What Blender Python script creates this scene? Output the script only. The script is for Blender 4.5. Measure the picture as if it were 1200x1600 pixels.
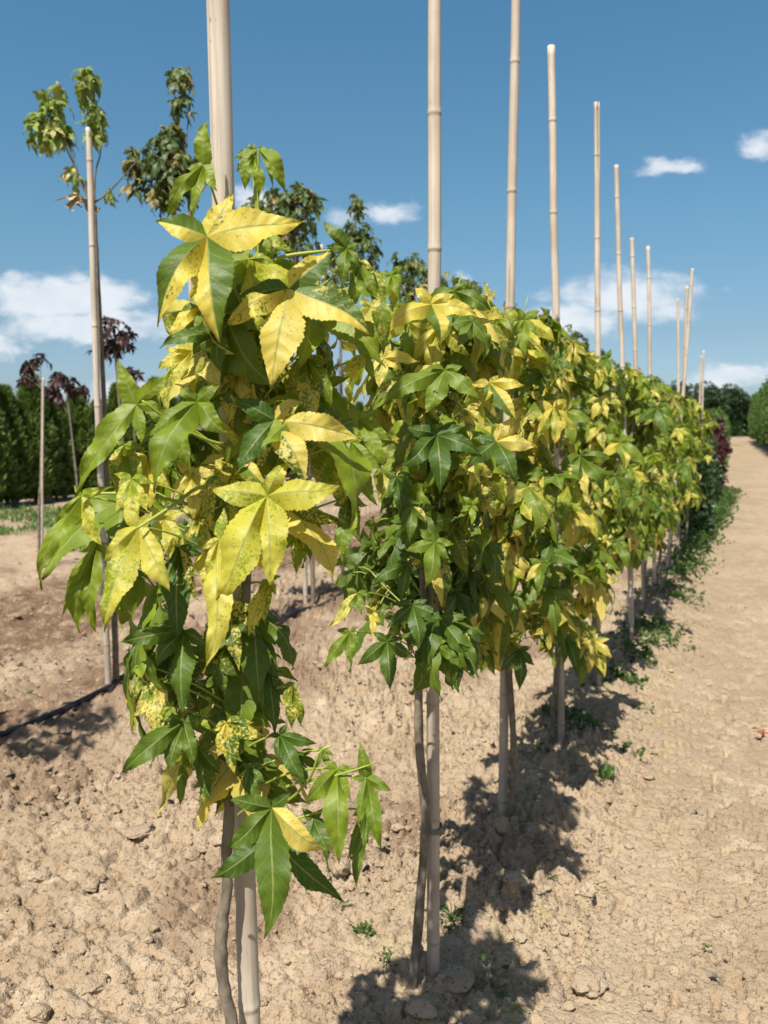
import bpy, bmesh, math, random
import numpy as np
from mathutils import Vector, Matrix

for _o in list(bpy.data.objects):
    bpy.data.objects.remove(_o)
scene = bpy.context.scene
COL = scene.collection
R = math.radians
rng = np.random.default_rng(11)

# ------------------------------------------------------------------ camera
H = 1.2                       # eye height
FPX = 1300.0                  # focal length in pixels of the 1200x1600 photograph
PITCH = math.atan(140 / FPX)  # horizon 140 px above the middle
cam = bpy.data.cameras.new("camera")
cam_o = bpy.data.objects.new("camera", cam)
COL.objects.link(cam_o)
cam_o.location = (0, 0, H)
cam_o.rotation_euler = (math.pi / 2 - PITCH, 0, 0)
cam.sensor_fit = 'VERTICAL'
cam.sensor_height = 36.0
cam.lens = 36.0 * FPX / 1600.0
cam.clip_start = 0.02
cam.clip_end = 2000
cam.dof.use_dof = True
cam.dof.focus_distance = 1.15
cam.dof.aperture_fstop = 8.0
scene.camera = cam_o

# ------------------------------------------------------------------ light
SUN_EL, SUN_AZ = 57.0, 24.0 + 180.0    # degrees; azimuth clockwise from +Y (towards the sun)
scene.view_settings.view_transform = 'Standard'
scene.view_settings.look = 'None'
scene.view_settings.exposure = 0.75
scene.view_settings.gamma = 1.0
sun = bpy.data.lights.new("sun", 'SUN')
sun.energy = 5.0
sun.angle = R(0.53)
sun.color = (1.0, 0.95, 0.87)
sun_o = bpy.data.objects.new("sun", sun)
COL.objects.link(sun_o)
_d = Vector((-math.sin(R(SUN_AZ)) * math.cos(R(SUN_EL)), -math.cos(R(SUN_AZ)) * math.cos(R(SUN_EL)), -math.sin(R(SUN_EL))))
sun_o.rotation_euler = _d.to_track_quat('-Z', 'Y').to_euler()
sun_o.location = (-3, -4, 8)

world = bpy.data.worlds.new("World")
scene.world = world
world.use_nodes = True


def node(nt, kind, **kw):
    n = nt.nodes.new(kind)
    for k, v in kw.items():
        if k.startswith('i_'):
            n.inputs[k[2:].replace('_', ' ')].default_value = v
        else:
            setattr(n, k, v)
    return n


def math_n(nt, op, a, b=None, clamp=False):
    n = nt.nodes.new('ShaderNodeMath')
    n.operation = op
    n.use_clamp = clamp
    for i, v in enumerate((a, b)):
        if v is None:
            continue
        if isinstance(v, (int, float)):
            n.inputs[i].default_value = v
        else:
            nt.links.new(v, n.inputs[i])
    return n.outputs[0]


def mix_n(nt, f, a, b, blend='MIX'):
    n = nt.nodes.new('ShaderNodeMix')
    n.data_type = 'RGBA'
    n.blend_type = blend
    n.clamp_factor = True
    for idx, v in ((0, f), (6, a), (7, b)):
        if isinstance(v, (int, float)):
            n.inputs[idx].default_value = v
        elif isinstance(v, tuple):
            n.inputs[idx].default_value = (v[0], v[1], v[2], 1)
        else:
            nt.links.new(v, n.inputs[idx])
    return n.outputs[2]


def ramp_n(nt, v, lo, hi, smooth=True):
    n = nt.nodes.new('ShaderNodeMapRange')
    n.interpolation_type = 'SMOOTHSTEP' if smooth else 'LINEAR'
    nt.links.new(v, n.inputs['Value'])
    n.inputs['From Min'].default_value = lo
    n.inputs['From Max'].default_value = hi
    return n.outputs['Result']


def build_world():
    nt = world.node_tree
    nt.nodes.clear()
    out = node(nt, 'ShaderNodeOutputWorld')
    bg = node(nt, 'ShaderNodeBackground')
    bg.inputs['Strength'].default_value = 0.0645
    sky = node(nt, 'ShaderNodeTexSky')
    sky.sky_type = 'NISHITA'
    sky.sun_disc = False
    sky.sun_elevation = R(SUN_EL)
    sky.sun_rotation = R(SUN_AZ)
    sky.altitude = 100
    sky.air_density = 1.0
    sky.dust_density = 1.2
    sky.ozone_density = 1.5
    tc = node(nt, 'ShaderNodeTexCoord')
    sep = node(nt, 'ShaderNodeSeparateXYZ')
    nt.links.new(tc.outputs['Generated'], sep.inputs[0])
    x, y, z = sep.outputs
    ys = math_n(nt, 'MAXIMUM', y, 0.05)
    X = math_n(nt, 'DIVIDE', x, ys)
    Z = math_n(nt, 'DIVIDE', z, ys)
    cmb = node(nt, 'ShaderNodeCombineXYZ')
    nt.links.new(X, cmb.inputs[0])
    nt.links.new(Z, cmb.inputs[1])
    # ragged cloud edges
    nz = node(nt, 'ShaderNodeTexNoise')
    nz.inputs['Scale'].default_value = 22
    nz.inputs['Detail'].default_value = 6
    nz.inputs['Roughness'].default_value = 0.62
    st = node(nt, 'ShaderNodeVectorMath', operation='MULTIPLY')
    st.inputs[1].default_value = (1, 1.7, 1)
    nt.links.new(cmb.outputs[0], st.inputs[0])
    nt.links.new(st.outputs[0], nz.inputs['Vector'])
    sub = node(nt, 'ShaderNodeVectorMath', operation='SUBTRACT')
    sub.inputs[1].default_value = (0.5, 0.5, 0.5)
    nt.links.new(nz.outputs['Color'], sub.inputs[0])
    scl = node(nt, 'ShaderNodeVectorMath', operation='MULTIPLY')
    scl.inputs[1].default_value = (0.066, 0.040, 0)
    nt.links.new(sub.outputs[0], scl.inputs[0])
    pos = node(nt, 'ShaderNodeVectorMath', operation='ADD')
    nt.links.new(cmb.outputs[0], pos.inputs[0])
    nt.links.new(scl.outputs[0], pos.inputs[1])
    acc = None
    tan_p = math.tan(PITCH)
    clouds = [(95, 462, 120, 34, 1), (60, 470, 80, 36, .9), (165, 470, 60, 24, .8), (130, 510, 135, 26, .95), (5, 540, 38, 22, .7), (230, 500, 45, 18, .5),
              (1050, 261, 56, 16, .68), (1185, 222, 40, 24, .58), (605, 335, 52, 22, .62), (530, 342, 45, 20, .4),
              (985, 465, 110, 46, .70), (905, 500, 85, 30, .7), (1150, 586, 90, 22, .75), (1090, 605, 60, 18, .5), (720, 440, 30, 16, .5), (400, 320, 40, 28, .8),
              (850, 462, 40, 14, .35), (1146, 455, 22, 10, .3), (200, 618, 110, 26, .6), (820, 540, 160, 30, .4), (660, 590, 120, 25, .5)]
    for cx, cy, rx, ry, s in clouds:
        a, b = (cx - 600) / FPX, (800 - cy) / FPX
        k = 1.0 / (math.cos(PITCH) + b * math.sin(PITCH))     # to the gnomonic plane y = 1
        u, v = a * k, (b * math.cos(PITCH) - math.sin(PITCH)) * k
        d = node(nt, 'ShaderNodeVectorMath', operation='SUBTRACT')
        d.inputs[1].default_value = (u, v, 0)
        nt.links.new(pos.outputs[0], d.inputs[0])
        m = node(nt, 'ShaderNodeVectorMath', operation='MULTIPLY')
        m.inputs[1].default_value = (FPX / rx, FPX / ry, 0)
        nt.links.new(d.outputs[0], m.inputs[0])
        ln = node(nt, 'ShaderNodeVectorMath', operation='LENGTH')
        nt.links.new(m.outputs[0], ln.inputs[0])
        mr = node(nt, 'ShaderNodeMapRange')
        mr.interpolation_type = 'LINEAR'
        nt.links.new(ln.outputs['Value'], mr.inputs['Value'])
        mr.inputs['From Min'].default_value = 1.35
        mr.inputs['From Max'].default_value = 0.35
        mr.inputs['To Max'].default_value = s
        acc = mr.outputs[0] if acc is None else math_n(nt, 'MAXIMUM', acc, mr.outputs[0])
    n2 = node(nt, 'ShaderNodeTexNoise')
    n2.inputs['Scale'].default_value = 26
    n2.inputs['Detail'].default_value = 7
    nt.links.new(st.outputs[0], n2.inputs['Vector'])
    dens = math_n(nt, 'ADD', acc, math_n(nt, 'MULTIPLY', math_n(nt, 'SUBTRACT', n2.outputs['Fac'], .5), .85))
    dens = math_n(nt, 'MULTIPLY', ramp_n(nt, dens, .12, .74), math_n(nt, 'MINIMUM', math_n(nt, 'MULTIPLY', acc, 3.0), 1.0))
    front = math_n(nt, 'GREATER_THAN', y, 0.05)
    dens = math_n(nt, 'MULTIPLY', dens, front)
    dens = math_n(nt, 'MULTIPLY', dens, 0.86)
    ccol = mix_n(nt, n2.outputs['Fac'], (6.3, 7.2, 8.4), (9.6, 9.5, 9.4))
    # the clear sky of the photograph: deeper blue overhead, pale blue low down
    t = ramp_n(nt, Z, 0.0, 0.6, False)
    cr = node(nt, 'ShaderNodeValToRGB')
    el = cr.color_ramp.elements
    el[0].position, el[0].color = 0.0, (.41, .515, .70, 1)
    el[1].position, el[1].color = 0.92, (.31, .565, .60, 1)
    for p_, c_ in ((.18, (.36, .435, .49, 1)), (.41, (.35, .51, .525, 1))):
        e_ = el.new(p_)
        e_.color = c_
    nt.links.new(t, cr.inputs[0])
    tint = mix_n(nt, ramp_n(nt, y, -.25, .3), (.5, .5, .5), cr.outputs[0])
    skyc = mix_n(nt, 1.0, sky.outputs[0], tint, 'MULTIPLY')
    skyc = mix_n(nt, 1.0, skyc, (2.0, 2.0, 2.0), 'MULTIPLY')
    fin = mix_n(nt, dens, skyc, ccol)
    nt.links.new(fin, bg.inputs['Color'])
    nt.links.new(bg.outputs[0], out.inputs['Surface'])


build_world()

# ------------------------------------------------------------------ geometry helpers
CP, SP = math.cos(PITCH), math.sin(PITCH)


def ray(px, py):
    a, b = (px - 600) / FPX, (800 - py) / FPX
    return np.array([a, CP + b * SP, b * CP - SP])


def at(px, py, Y):
    """the point seen at a pixel of the photograph at ground distance Y"""
    r = ray(px, py)
    return np.array([0, 0, H]) + r * (Y / r[1])


def gp(px, py):
    r = ray(px, py)
    return np.array([0, 0, H]) + r * (H / -r[2])


def nrm(v):
    return v / (np.linalg.norm(v, axis=-1, keepdims=True) + 1e-12)


def _hash(ix, iy, seed):
    h = (ix.astype(np.int64) * 374761393 + iy.astype(np.int64) * 668265263 + seed * 144665) & 0x7fffffff
    h = ((h ^ (h >> 13)) * 1274126177) & 0x7fffffff
    h = (h ^ (h >> 16)) & 0xffff
    return h / 65535.0


def vnoise(x, y, seed=0):
    ix, iy = np.floor(x), np.floor(y)
    fx, fy = x - ix, y - iy
    fx = fx * fx * fx * (fx * (fx * 6 - 15) + 10)
    fy = fy * fy * fy * (fy * (fy * 6 - 15) + 10)
    a, b = _hash(ix, iy, seed), _hash(ix + 1, iy, seed)
    c, d = _hash(ix, iy + 1, seed), _hash(ix + 1, iy + 1, seed)
    return (a * (1 - fx) + b * fx) * (1 - fy) + (c * (1 - fx) + d * fx) * fy


def rot2(x, y, a):
    return x * math.cos(a) - y * math.sin(a), x * math.sin(a) + y * math.cos(a)


def sstep(v, a, b):
    t = np.clip((v - a) / (b - a), 0, 1)
    return t * t * (3 - 2 * t)


ROW_A = gp(669, 1545)[:2]
ROW_B = gp(985, 1010)[:2]
ROW_D = (ROW_B - ROW_A) / np.linalg.norm(ROW_B - ROW_A)
ROW_N = np.array([ROW_D[1], -ROW_D[0]])       # to the right of the row


def lateral(x, y):
    return (x - ROW_A[0]) * ROW_N[0] + (y - ROW_A[1]) * ROW_N[1]


def worley(x, y, seed):
    ix, iy = np.floor(x), np.floor(y)
    f1 = np.full(x.shape, 9.0)
    f2 = np.full(x.shape, 9.0)
    cid = np.zeros(x.shape)
    for dx in (-1, 0, 1):
        for dy in (-1, 0, 1):
            cx, cy = ix + dx, iy + dy
            px, py = cx + _hash(cx, cy, seed), cy + _hash(cx, cy, seed + 77)
            d = np.hypot(px - x, py - y)
            near = d < f1
            f2 = np.where(near, f1, np.minimum(f2, d))
            cid = np.where(near, _hash(cx, cy, seed + 5), cid)
            f1 = np.where(near, d, f1)
    return f1, f2, cid


def clod_field(x, y, cell, seed):
    wx = x + cell * .35 * (vnoise(x / cell * 1.7, y / cell * 1.7, seed + 1) - .5)
    wy = y + cell * .35 * (vnoise(x / cell * 1.7 + 9, y / cell * 1.7, seed + 2) - .5)
    f1, f2, cid = worley(wx / cell, wy / cell, seed)
    body = sstep(f2 - f1, .02, .42)
    keep = sstep(cid, .38, .6)
    return body * keep * (.35 + cid) * cell


def ground_h(x, y):
    lat = lateral(x, y)
    dist = np.sqrt(x * x + y * y)
    near = np.clip(1.6 - dist / 14, 0.15, 1)
    rough = 0.10 + 0.90 * sstep(-lat, -0.36, 0.0)      # lumpy left of the path
    h = 0.035 * (vnoise(x * 1.1, y * 1.1, 1) - .5) + 0.03 * (vnoise(x * 2.9, y * 2.9, 2) - .5)
    h = h + 0.035 * np.exp(-(lat / 0.28) ** 2) * 0.7 + 0.05 * np.exp(-((lat + 1.95) / 0.4) ** 2) * 0.5
    xr, yr = rot2(x, y, 0.7)
    l1 = np.abs(vnoise(xr * 9, yr * 9, 3) - .5) * 2
    xr2, yr2 = rot2(x, y, 1.9)
    l2 = np.abs(vnoise(xr2 * 21, yr2 * 21, 4) - .5) * 2
    l3 = vnoise(xr * 47, yr * 47, 5)
    l4 = vnoise(xr2 * 90, yr2 * 90, 6)
    h = h + rough * (0.027 * np.sqrt(l1) + 0.021 * np.sqrt(l2))
    h = h + (0.3 + 0.7 * rough) * (0.010 * (l3 - .5) + 0.006 * (l4 - .5))
    patch = .25 + .75 * sstep(vnoise(x * 2.3 + 5, y * 2.3, 12), .35, .65)
    h = h + rough * patch * (.46 * clod_field(x, y, .055, 71) + .5 * clod_field(x, y, .024, 72))
    h = h + (.25 + .75 * rough) * .34 * clod_field(x, y, .0125, 73)
    plate = sstep(vnoise(xr * 13 + 3, yr * 13, 8), .5, .58) * 0.010
    pits = -sstep(vnoise(xr2 * 37, yr2 * 37, 9), .70, .77) * 0.018
    h = h + plate * rough * .6 + pits * (1.3 - .6 * rough)
    f1, f2, cid = worley(xr * 7 + .5 * vnoise(x * 19, y * 19, 14), yr * 7 + .5 * vnoise(x * 19, y * 19, 15), 16)
    h = h - .011 * (1 - sstep(f2 - f1, .0, .07)) * sstep(vnoise(x * 4, y * 4, 17), .45, .6)
    return h * near - 0.022


class MB:
    """collects faces, uv and colour and links them as ONE mesh object"""

    def __init__(self):
        self.v, self.q, self.t, self.uv, self.c = [], [], [], [], []
        self.mq, self.mt = [], []
        self.n = 0

    def add(self, v, quads=None, tris=None, uv=None, col=None, mat=0):
        v = np.asarray(v, dtype=np.float64).reshape(-1, 3)
        if quads is not None and len(quads):
            q = np.asarray(quads, dtype=np.int64).reshape(-1, 4) + self.n
            self.q.append(q)
            self.mq.append(np.full(len(q), mat))
        if tris is not None and len(tris):
            t = np.asarray(tris, dtype=np.int64).reshape(-1, 3) + self.n
            self.t.append(t)
            self.mt.append(np.full(len(t), mat))
        self.v.append(v)
        self.uv.append(np.zeros((len(v), 2)) if uv is None else np.asarray(uv).reshape(-1, 2))
        self.c.append(np.zeros((len(v), 4)) if col is None else np.asarray(col).reshape(-1, 4))
        self.n += len(v)

    def mesh(self, name, mats, smooth=True):
        me = bpy.data.meshes.new(name)
        v = np.concatenate(self.v)
        q = np.concatenate(self.q) if self.q else np.zeros((0, 4), np.int64)
        t = np.concatenate(self.t) if self.t else np.zeros((0, 3), np.int64)
        mi = np.concatenate([np.concatenate(self.mq) if self.mq else np.zeros(0), np.concatenate(self.mt) if self.mt else np.zeros(0)]).astype(np.int32)
        me.vertices.add(len(v))
        me.vertices.foreach_set("co", v.astype(np.float32).ravel())
        loops = np.concatenate([q.ravel(), t.ravel()]).astype(np.int32)
        me.loops.add(len(loops))
        me.loops.foreach_set("vertex_index", loops)
        tot = np.concatenate([np.full(len(q), 4), np.full(len(t), 3)]).astype(np.int32)
        start = np.concatenate([[0], np.cumsum(tot)[:-1]]).astype(np.int32)
        me.polygons.add(len(tot))
        me.polygons.foreach_set("loop_start", start)
        me.polygons.foreach_set("loop_total", tot)
        me.polygons.foreach_set("material_index", mi)
        me.polygons.foreach_set("use_smooth", np.full(len(tot), smooth, dtype=bool))
        me.update(calc_edges=True)
        uvl = me.uv_layers.new(name="UVMap")
        uvl.data.foreach_set("uv", np.concatenate(self.uv)[loops].astype(np.float32).ravel())
        ca = me.color_attributes.new(name="lf", type='FLOAT_COLOR', domain='POINT')
        ca.data.foreach_set("color", np.concatenate(self.c).astype(np.float32).ravel())
        for m in (mats if isinstance(mats, (list, tuple)) else [mats]):
            me.materials.append(m)
        me.validate()
        return me

    def build(self, name, mats, parent=None, smooth=True):
        o = bpy.data.objects.new(name, self.mesh(name, mats, smooth))
        COL.objects.link(o)
        if parent is not None:
            o.parent = parent
        return o


def tube(mb, pts, rad, sides=8, col=None, mat=0, cap=True):
    pts = np.asarray(pts, float)
    K = len(pts)
    rad = np.broadcast_to(np.asarray(rad, float), (K,))
    d = np.gradient(pts, axis=0)
    d = nrm(d)
    ref = np.array([0.0, 1, 0]) if abs(d[0][1]) < .9 else np.array([1.0, 0, 0])
    a = nrm(np.cross(d, ref))
    b = np.cross(d, a)
    th = np.linspace(0, 2 * math.pi, sides, endpoint=False)
    ring = pts[:, None] + rad[:, None, None] * (np.cos(th)[None, :, None] * a[:, None] + np.sin(th)[None, :, None] * b[:, None])
    idx = np.arange(K * sides).reshape(K, sides)
    q = np.stack([idx[:-1], np.roll(idx, -1, 1)[:-1], np.roll(idx, -1, 1)[1:], idx[1:]], -1).reshape(-1, 4)
    tr = []
    v = ring.reshape(-1, 3)
    if cap:
        v = np.concatenate([v, pts[:1], pts[-1:]])
        n0 = K * sides
        for i in range(sides):
            j = (i + 1) % sides
            tr += [(n0, j, i), (n0 + 1, (K - 1) * sides + i, (K - 1) * sides + j)]
    c = None if col is None else np.tile(np.asarray(col, float), (len(v), 1))
    L = np.concatenate([[0], np.cumsum(np.linalg.norm(np.diff(pts, axis=0), axis=1))])
    uv = np.stack([np.tile(th / 6.283, K), np.repeat(L, sides)], -1)
    if cap:
        uv = np.concatenate([uv, [[0, 0], [0, L[-1]]]])
    mb.add(v, q, tr, uv=uv, col=c, mat=mat)


def spline(pts, n):
    """Catmull-Rom through the given points"""
    p = np.asarray(pts, float)
    p = np.concatenate([[2 * p[0] - p[1]], p, [2 * p[-1] - p[-2]]])
    out = []
    m = len(p) - 3
    for s in np.linspace(0, m, n):
        i = min(int(s), m - 1)
        t = s - i
        a, b, c, d = p[i:i + 4]
        out.append(.5 * (2 * b + (c - a) * t + (2 * a - 5 * b + 4 * c - d) * t * t + (3 * b - a - 3 * c + d) * t ** 3))
    return np.array(out)


def many_tubes(mb, P0, P1, P2, r0, r1, col, mat=0, sides=4, K=5):
    """N thin curved stalks (quadratic curves) at once"""
    N = len(P0)
    if not N:
        return
    t = np.linspace(0, 1, K)[None, :, None]
    pts = P0[:, None] * (1 - t) ** 2 + 2 * P1[:, None] * t * (1 - t) + P2[:, None] * t ** 2
    d = nrm(np.gradient(pts, axis=1))
    a = nrm(np.cross(d, np.array([0.31, 0.2, 0.93])))
    b = np.cross(d, a)
    th = np.linspace(0, 2 * math.pi, sides, endpoint=False)
    r = (r0 * (1 - t) + r1 * t)[..., None]
    v = pts[:, :, None] + r * (np.cos(th)[None, None, :, None] * a[:, :, None] + np.sin(th)[None, None, :, None] * b[:, :, None])
    idx = np.arange(N * K * sides).reshape(N, K, sides)
    q = np.stack([idx[:, :-1], np.roll(idx, -1, 2)[:, :-1], np.roll(idx, -1, 2)[:, 1:], idx[:, 1:]], -1).reshape(-1, 4)
    c = np.repeat(np.asarray(col, float), K * sides, axis=0) if np.ndim(col) == 2 else np.tile(np.asarray(col, float), (N * K * sides, 1))
    mb.add(v.reshape(-1, 3), q, col=c, mat=mat)


def leaf_batch(mb, O, T, NV, yel, lime, rnd, nrow=20, ncol=3, mat=0, teeth=13, width=1.0, curl=1.0):
    width = np.broadcast_to(np.asarray(width, float).reshape(-1, 1), (len(O), 1))
    """N five-lobed star leaves.  O: blade base; T: (N,5,3) lobe tips relative to O in angular order;
    NV: upper side; yel: (N,5,2) yellowness of each half lobe."""
    N = len(O)
    if not N:
        return
    Ln = np.linalg.norm(T, axis=2)
    D = T / Ln[..., None]
    g = np.random.default_rng(5 + N)
    nl = T.shape[1]
    for i in range(nl):
        L = Ln[:, i][:, None]
        d = D[:, i]
        side = {}
        for sd in (-1, 1):
            j = i + sd
            if 0 <= j < nl:
                e = D[:, j]
                Lj = Ln[:, j][:, None]
                ang = np.arccos(np.clip((d * e).sum(1, keepdims=True), -1, 1))
                bis = nrm(d + e + 1e-4)
                rs = .35 * (0.6 * np.minimum(L, Lj) + 0.4 * .5 * (L + Lj)) * np.clip(1.25 - .25 * ang, .75, 1.1)
                S = bis * rs
                s = nrm(e - d * (e * d).sum(1, keepdims=True))
            else:
                k = i - sd
                e = D[:, k]
                s = -nrm(e - d * (e * d).sum(1, keepdims=True))
                S = d * L * .14 + s * L * .2
            n = np.cross(d, s)
            n = n * np.sign((n * NV).sum(1, keepdims=True) + 1e-9)
            side[sd] = (S, s, n)
        nm = nrm(side[-1][2] + side[1][2] + NV * 1e-3)
        sm = nrm(side[1][1] - side[-1][1] + 1e-6)
        A = (g.random((N, 1)) * .20 + .05) * curl
        bend = g.normal(0, .05, (N, 1)) * curl
        twist = g.normal(0, .30, (N, 1)) * curl
        fold0 = (g.random((N, 1)) * .48 - .14) * curl
        for sd in (-1, 1):
            S, s, n = side[sd]
            uS = np.clip((S * d).sum(1, keepdims=True) / L, .03, .6)
            wS = (S * s).sum(1, keepdims=True) / L
            t0 = .28
            t = np.linspace(0, 1, nrow + 1)[None, :]
            tau = np.clip((t - t0) / (1 - t0), 0, 1)
            u = np.where(t < t0, uS * t / t0, uS + (1 - uS) * tau)
            bl = (.092 + .035 * (g.random((N, 1)) - .5)) * width
            w = np.where(t < t0, wS * t / t0, wS * np.minimum(width, 1) ** .5 * (1 - tau) ** 1.35 + bl * 4 * tau ** .9 * (1 - tau) ** 1.4 * 1.3)
            if teeth:
                saw = (tau * teeth + g.random((N, 1))) % 1.0
                w = w * (1 + np.where(t < t0, 0, .14 * (saw - .6)))
                w[:, -1] = 0.0
            c = np.linspace(0, 1, ncol + 1)
            fold = fold0 + g.normal(0, .06, (N, 1)) * curl
            ph = g.random((N, 1)) * 6.28
            wav = (g.random((N, 1)) * .045 + .018) * curl
            ramp = sstep(t, t0 * .5, t0 + .3)
            V = np.zeros((N, nrow + 1, ncol + 1, 3))
            for ci, cc in enumerate(c):
                arch = A * 4 * u * (1 - u) * (1 - cc * (1 - ramp))
                sway = bend * 4 * u * (1 - u) * u * 1.6 * (1 - cc * (1 - ramp))
                zz = fold * w * cc * ramp + sd * twist * w * cc * ramp * u
                zz = zz + wav * np.sin(u * 15 + ph) * cc * cc * ramp
                zz = zz + .010 * np.sin((u * 8 - cc * 1.1) * 6.28) * (4 * cc * (1 - cc)) * ramp
                V[:, :, ci] = O[:, None] + (d[:, None] * u[..., None] + s[:, None] * (w * cc)[..., None] + n[:, None] * zz[..., None]
                                            + nm[:, None] * arch[..., None] + sm[:, None] * sway[..., None]) * L[..., None]
            idx = np.arange(N * (nrow + 1) * (ncol + 1)).reshape(N, nrow + 1, ncol + 1)
            q = np.stack([idx[:, :-1, :-1], idx[:, 1:, :-1], idx[:, 1:, 1:], idx[:, :-1, 1:]], -1).reshape(-1, 4)
            flip = (np.cross(d, s) * NV).sum(1) < 0
            fl = np.repeat(flip, nrow * ncol)
            q[fl] = q[fl][:, ::-1]
            UV = np.stack([np.broadcast_to(u[..., None], V.shape[:3]), np.broadcast_to(c[None, None] * sd, V.shape[:3])], -1)
            C = np.zeros(V.shape[:3] + (4,))
            C[..., 0] = yel[:, i, 0 if sd < 0 else 1][:, None, None] * .4 + .3
            C[..., 1] = rnd[:, None, None]
            C[..., 2] = lime[:, None, None]
            C[..., 3] = 1
            mb.add(V.reshape(-1, 3), q, uv=UV.reshape(-1, 2), col=C.reshape(-1, 4), mat=mat)


def random_leaves(mb, P, out, L, yel_p, lime_r, seed, nrow, ncol, teeth=13, stalk=True, droop=1.0, mat=0, smat=1, curl=1.0, hang=1.0):
    """leaves hung on stalks at P, facing outwards and upwards, tips drooping"""
    g = np.random.default_rng(seed)
    N = len(P)
    down = np.array([0, 0, -1.0])
    c = nrm(out * g.uniform(.1, .7, (N, 1)) + down * g.uniform(.45, 1.2, (N, 1)) * hang + g.normal(0, .32, (N, 3)))
    n = out * g.uniform(.6, 1.3, (N, 1)) - down * g.uniform(.25, .85, (N, 1)) + g.normal(0, .36, (N, 3))
    n = nrm(n - c * (n * c).sum(1, keepdims=True))
    r = np.cross(c, n)
    base = np.radians([-122, -61, 0, 61, 122])
    fac = np.array([.62, .9, 1.05, .9, .62])
    T = np.zeros((N, 5, 3))
    for i in range(5):
        a = base[i] + g.normal(0, .12, (N, 1))
        l = L[:, None] * fac[i] * g.uniform(.85, 1.12, (N, 1))
        T[:, i] = l * (np.cos(a) * c + np.sin(a) * r) + down * l * g.uniform(.05, .6, (N, 1)) * droop - n * l * g.uniform(-.05, .3, (N, 1)) * droop
    # yellow: per leaf level, then each half lobe its own
    lvl = g.random(N)
    yv = np.where(lvl < yel_p, g.uniform(.35, 1.1, N), g.uniform(-.6, .1, N))
    yel = yv[:, None, None] + g.normal(0, .38, (N, 5, 2)) * np.where(lvl < yel_p, 1, .35)[:, None, None]
    lime = np.clip(g.uniform(lime_r[0], lime_r[1], N), 0, 1)
    rnd = g.random(N)
    leaf_batch(mb, P, T, n, yel, lime, rnd, nrow, ncol, mat, teeth, curl=curl)
    if stalk:
        ln = g.uniform(.035, .085, (N, 1)) * (L[:, None] / .08)
        s0 = P - out * ln * .8 + down * ln * g.uniform(-.1, .7, (N, 1)) + g.normal(0, .01, (N, 3))
        mid = .5 * (P + s0) - down * ln * .25
        col = np.stack([np.full(N, .3), rnd, np.full(N, .9), np.ones(N)], -1)
        many_tubes(mb, s0, mid, P, .0014, .0009, col, mat=smat, sides=4, K=5)


# ------------------------------------------------------------------ materials
def new_mat(name):
    m = bpy.data.materials.new(name)
    m.use_nodes = True
    nt = m.node_tree
    nt.nodes.clear()
    out = node(nt, 'ShaderNodeOutputMaterial')
    return m, nt, out


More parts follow.
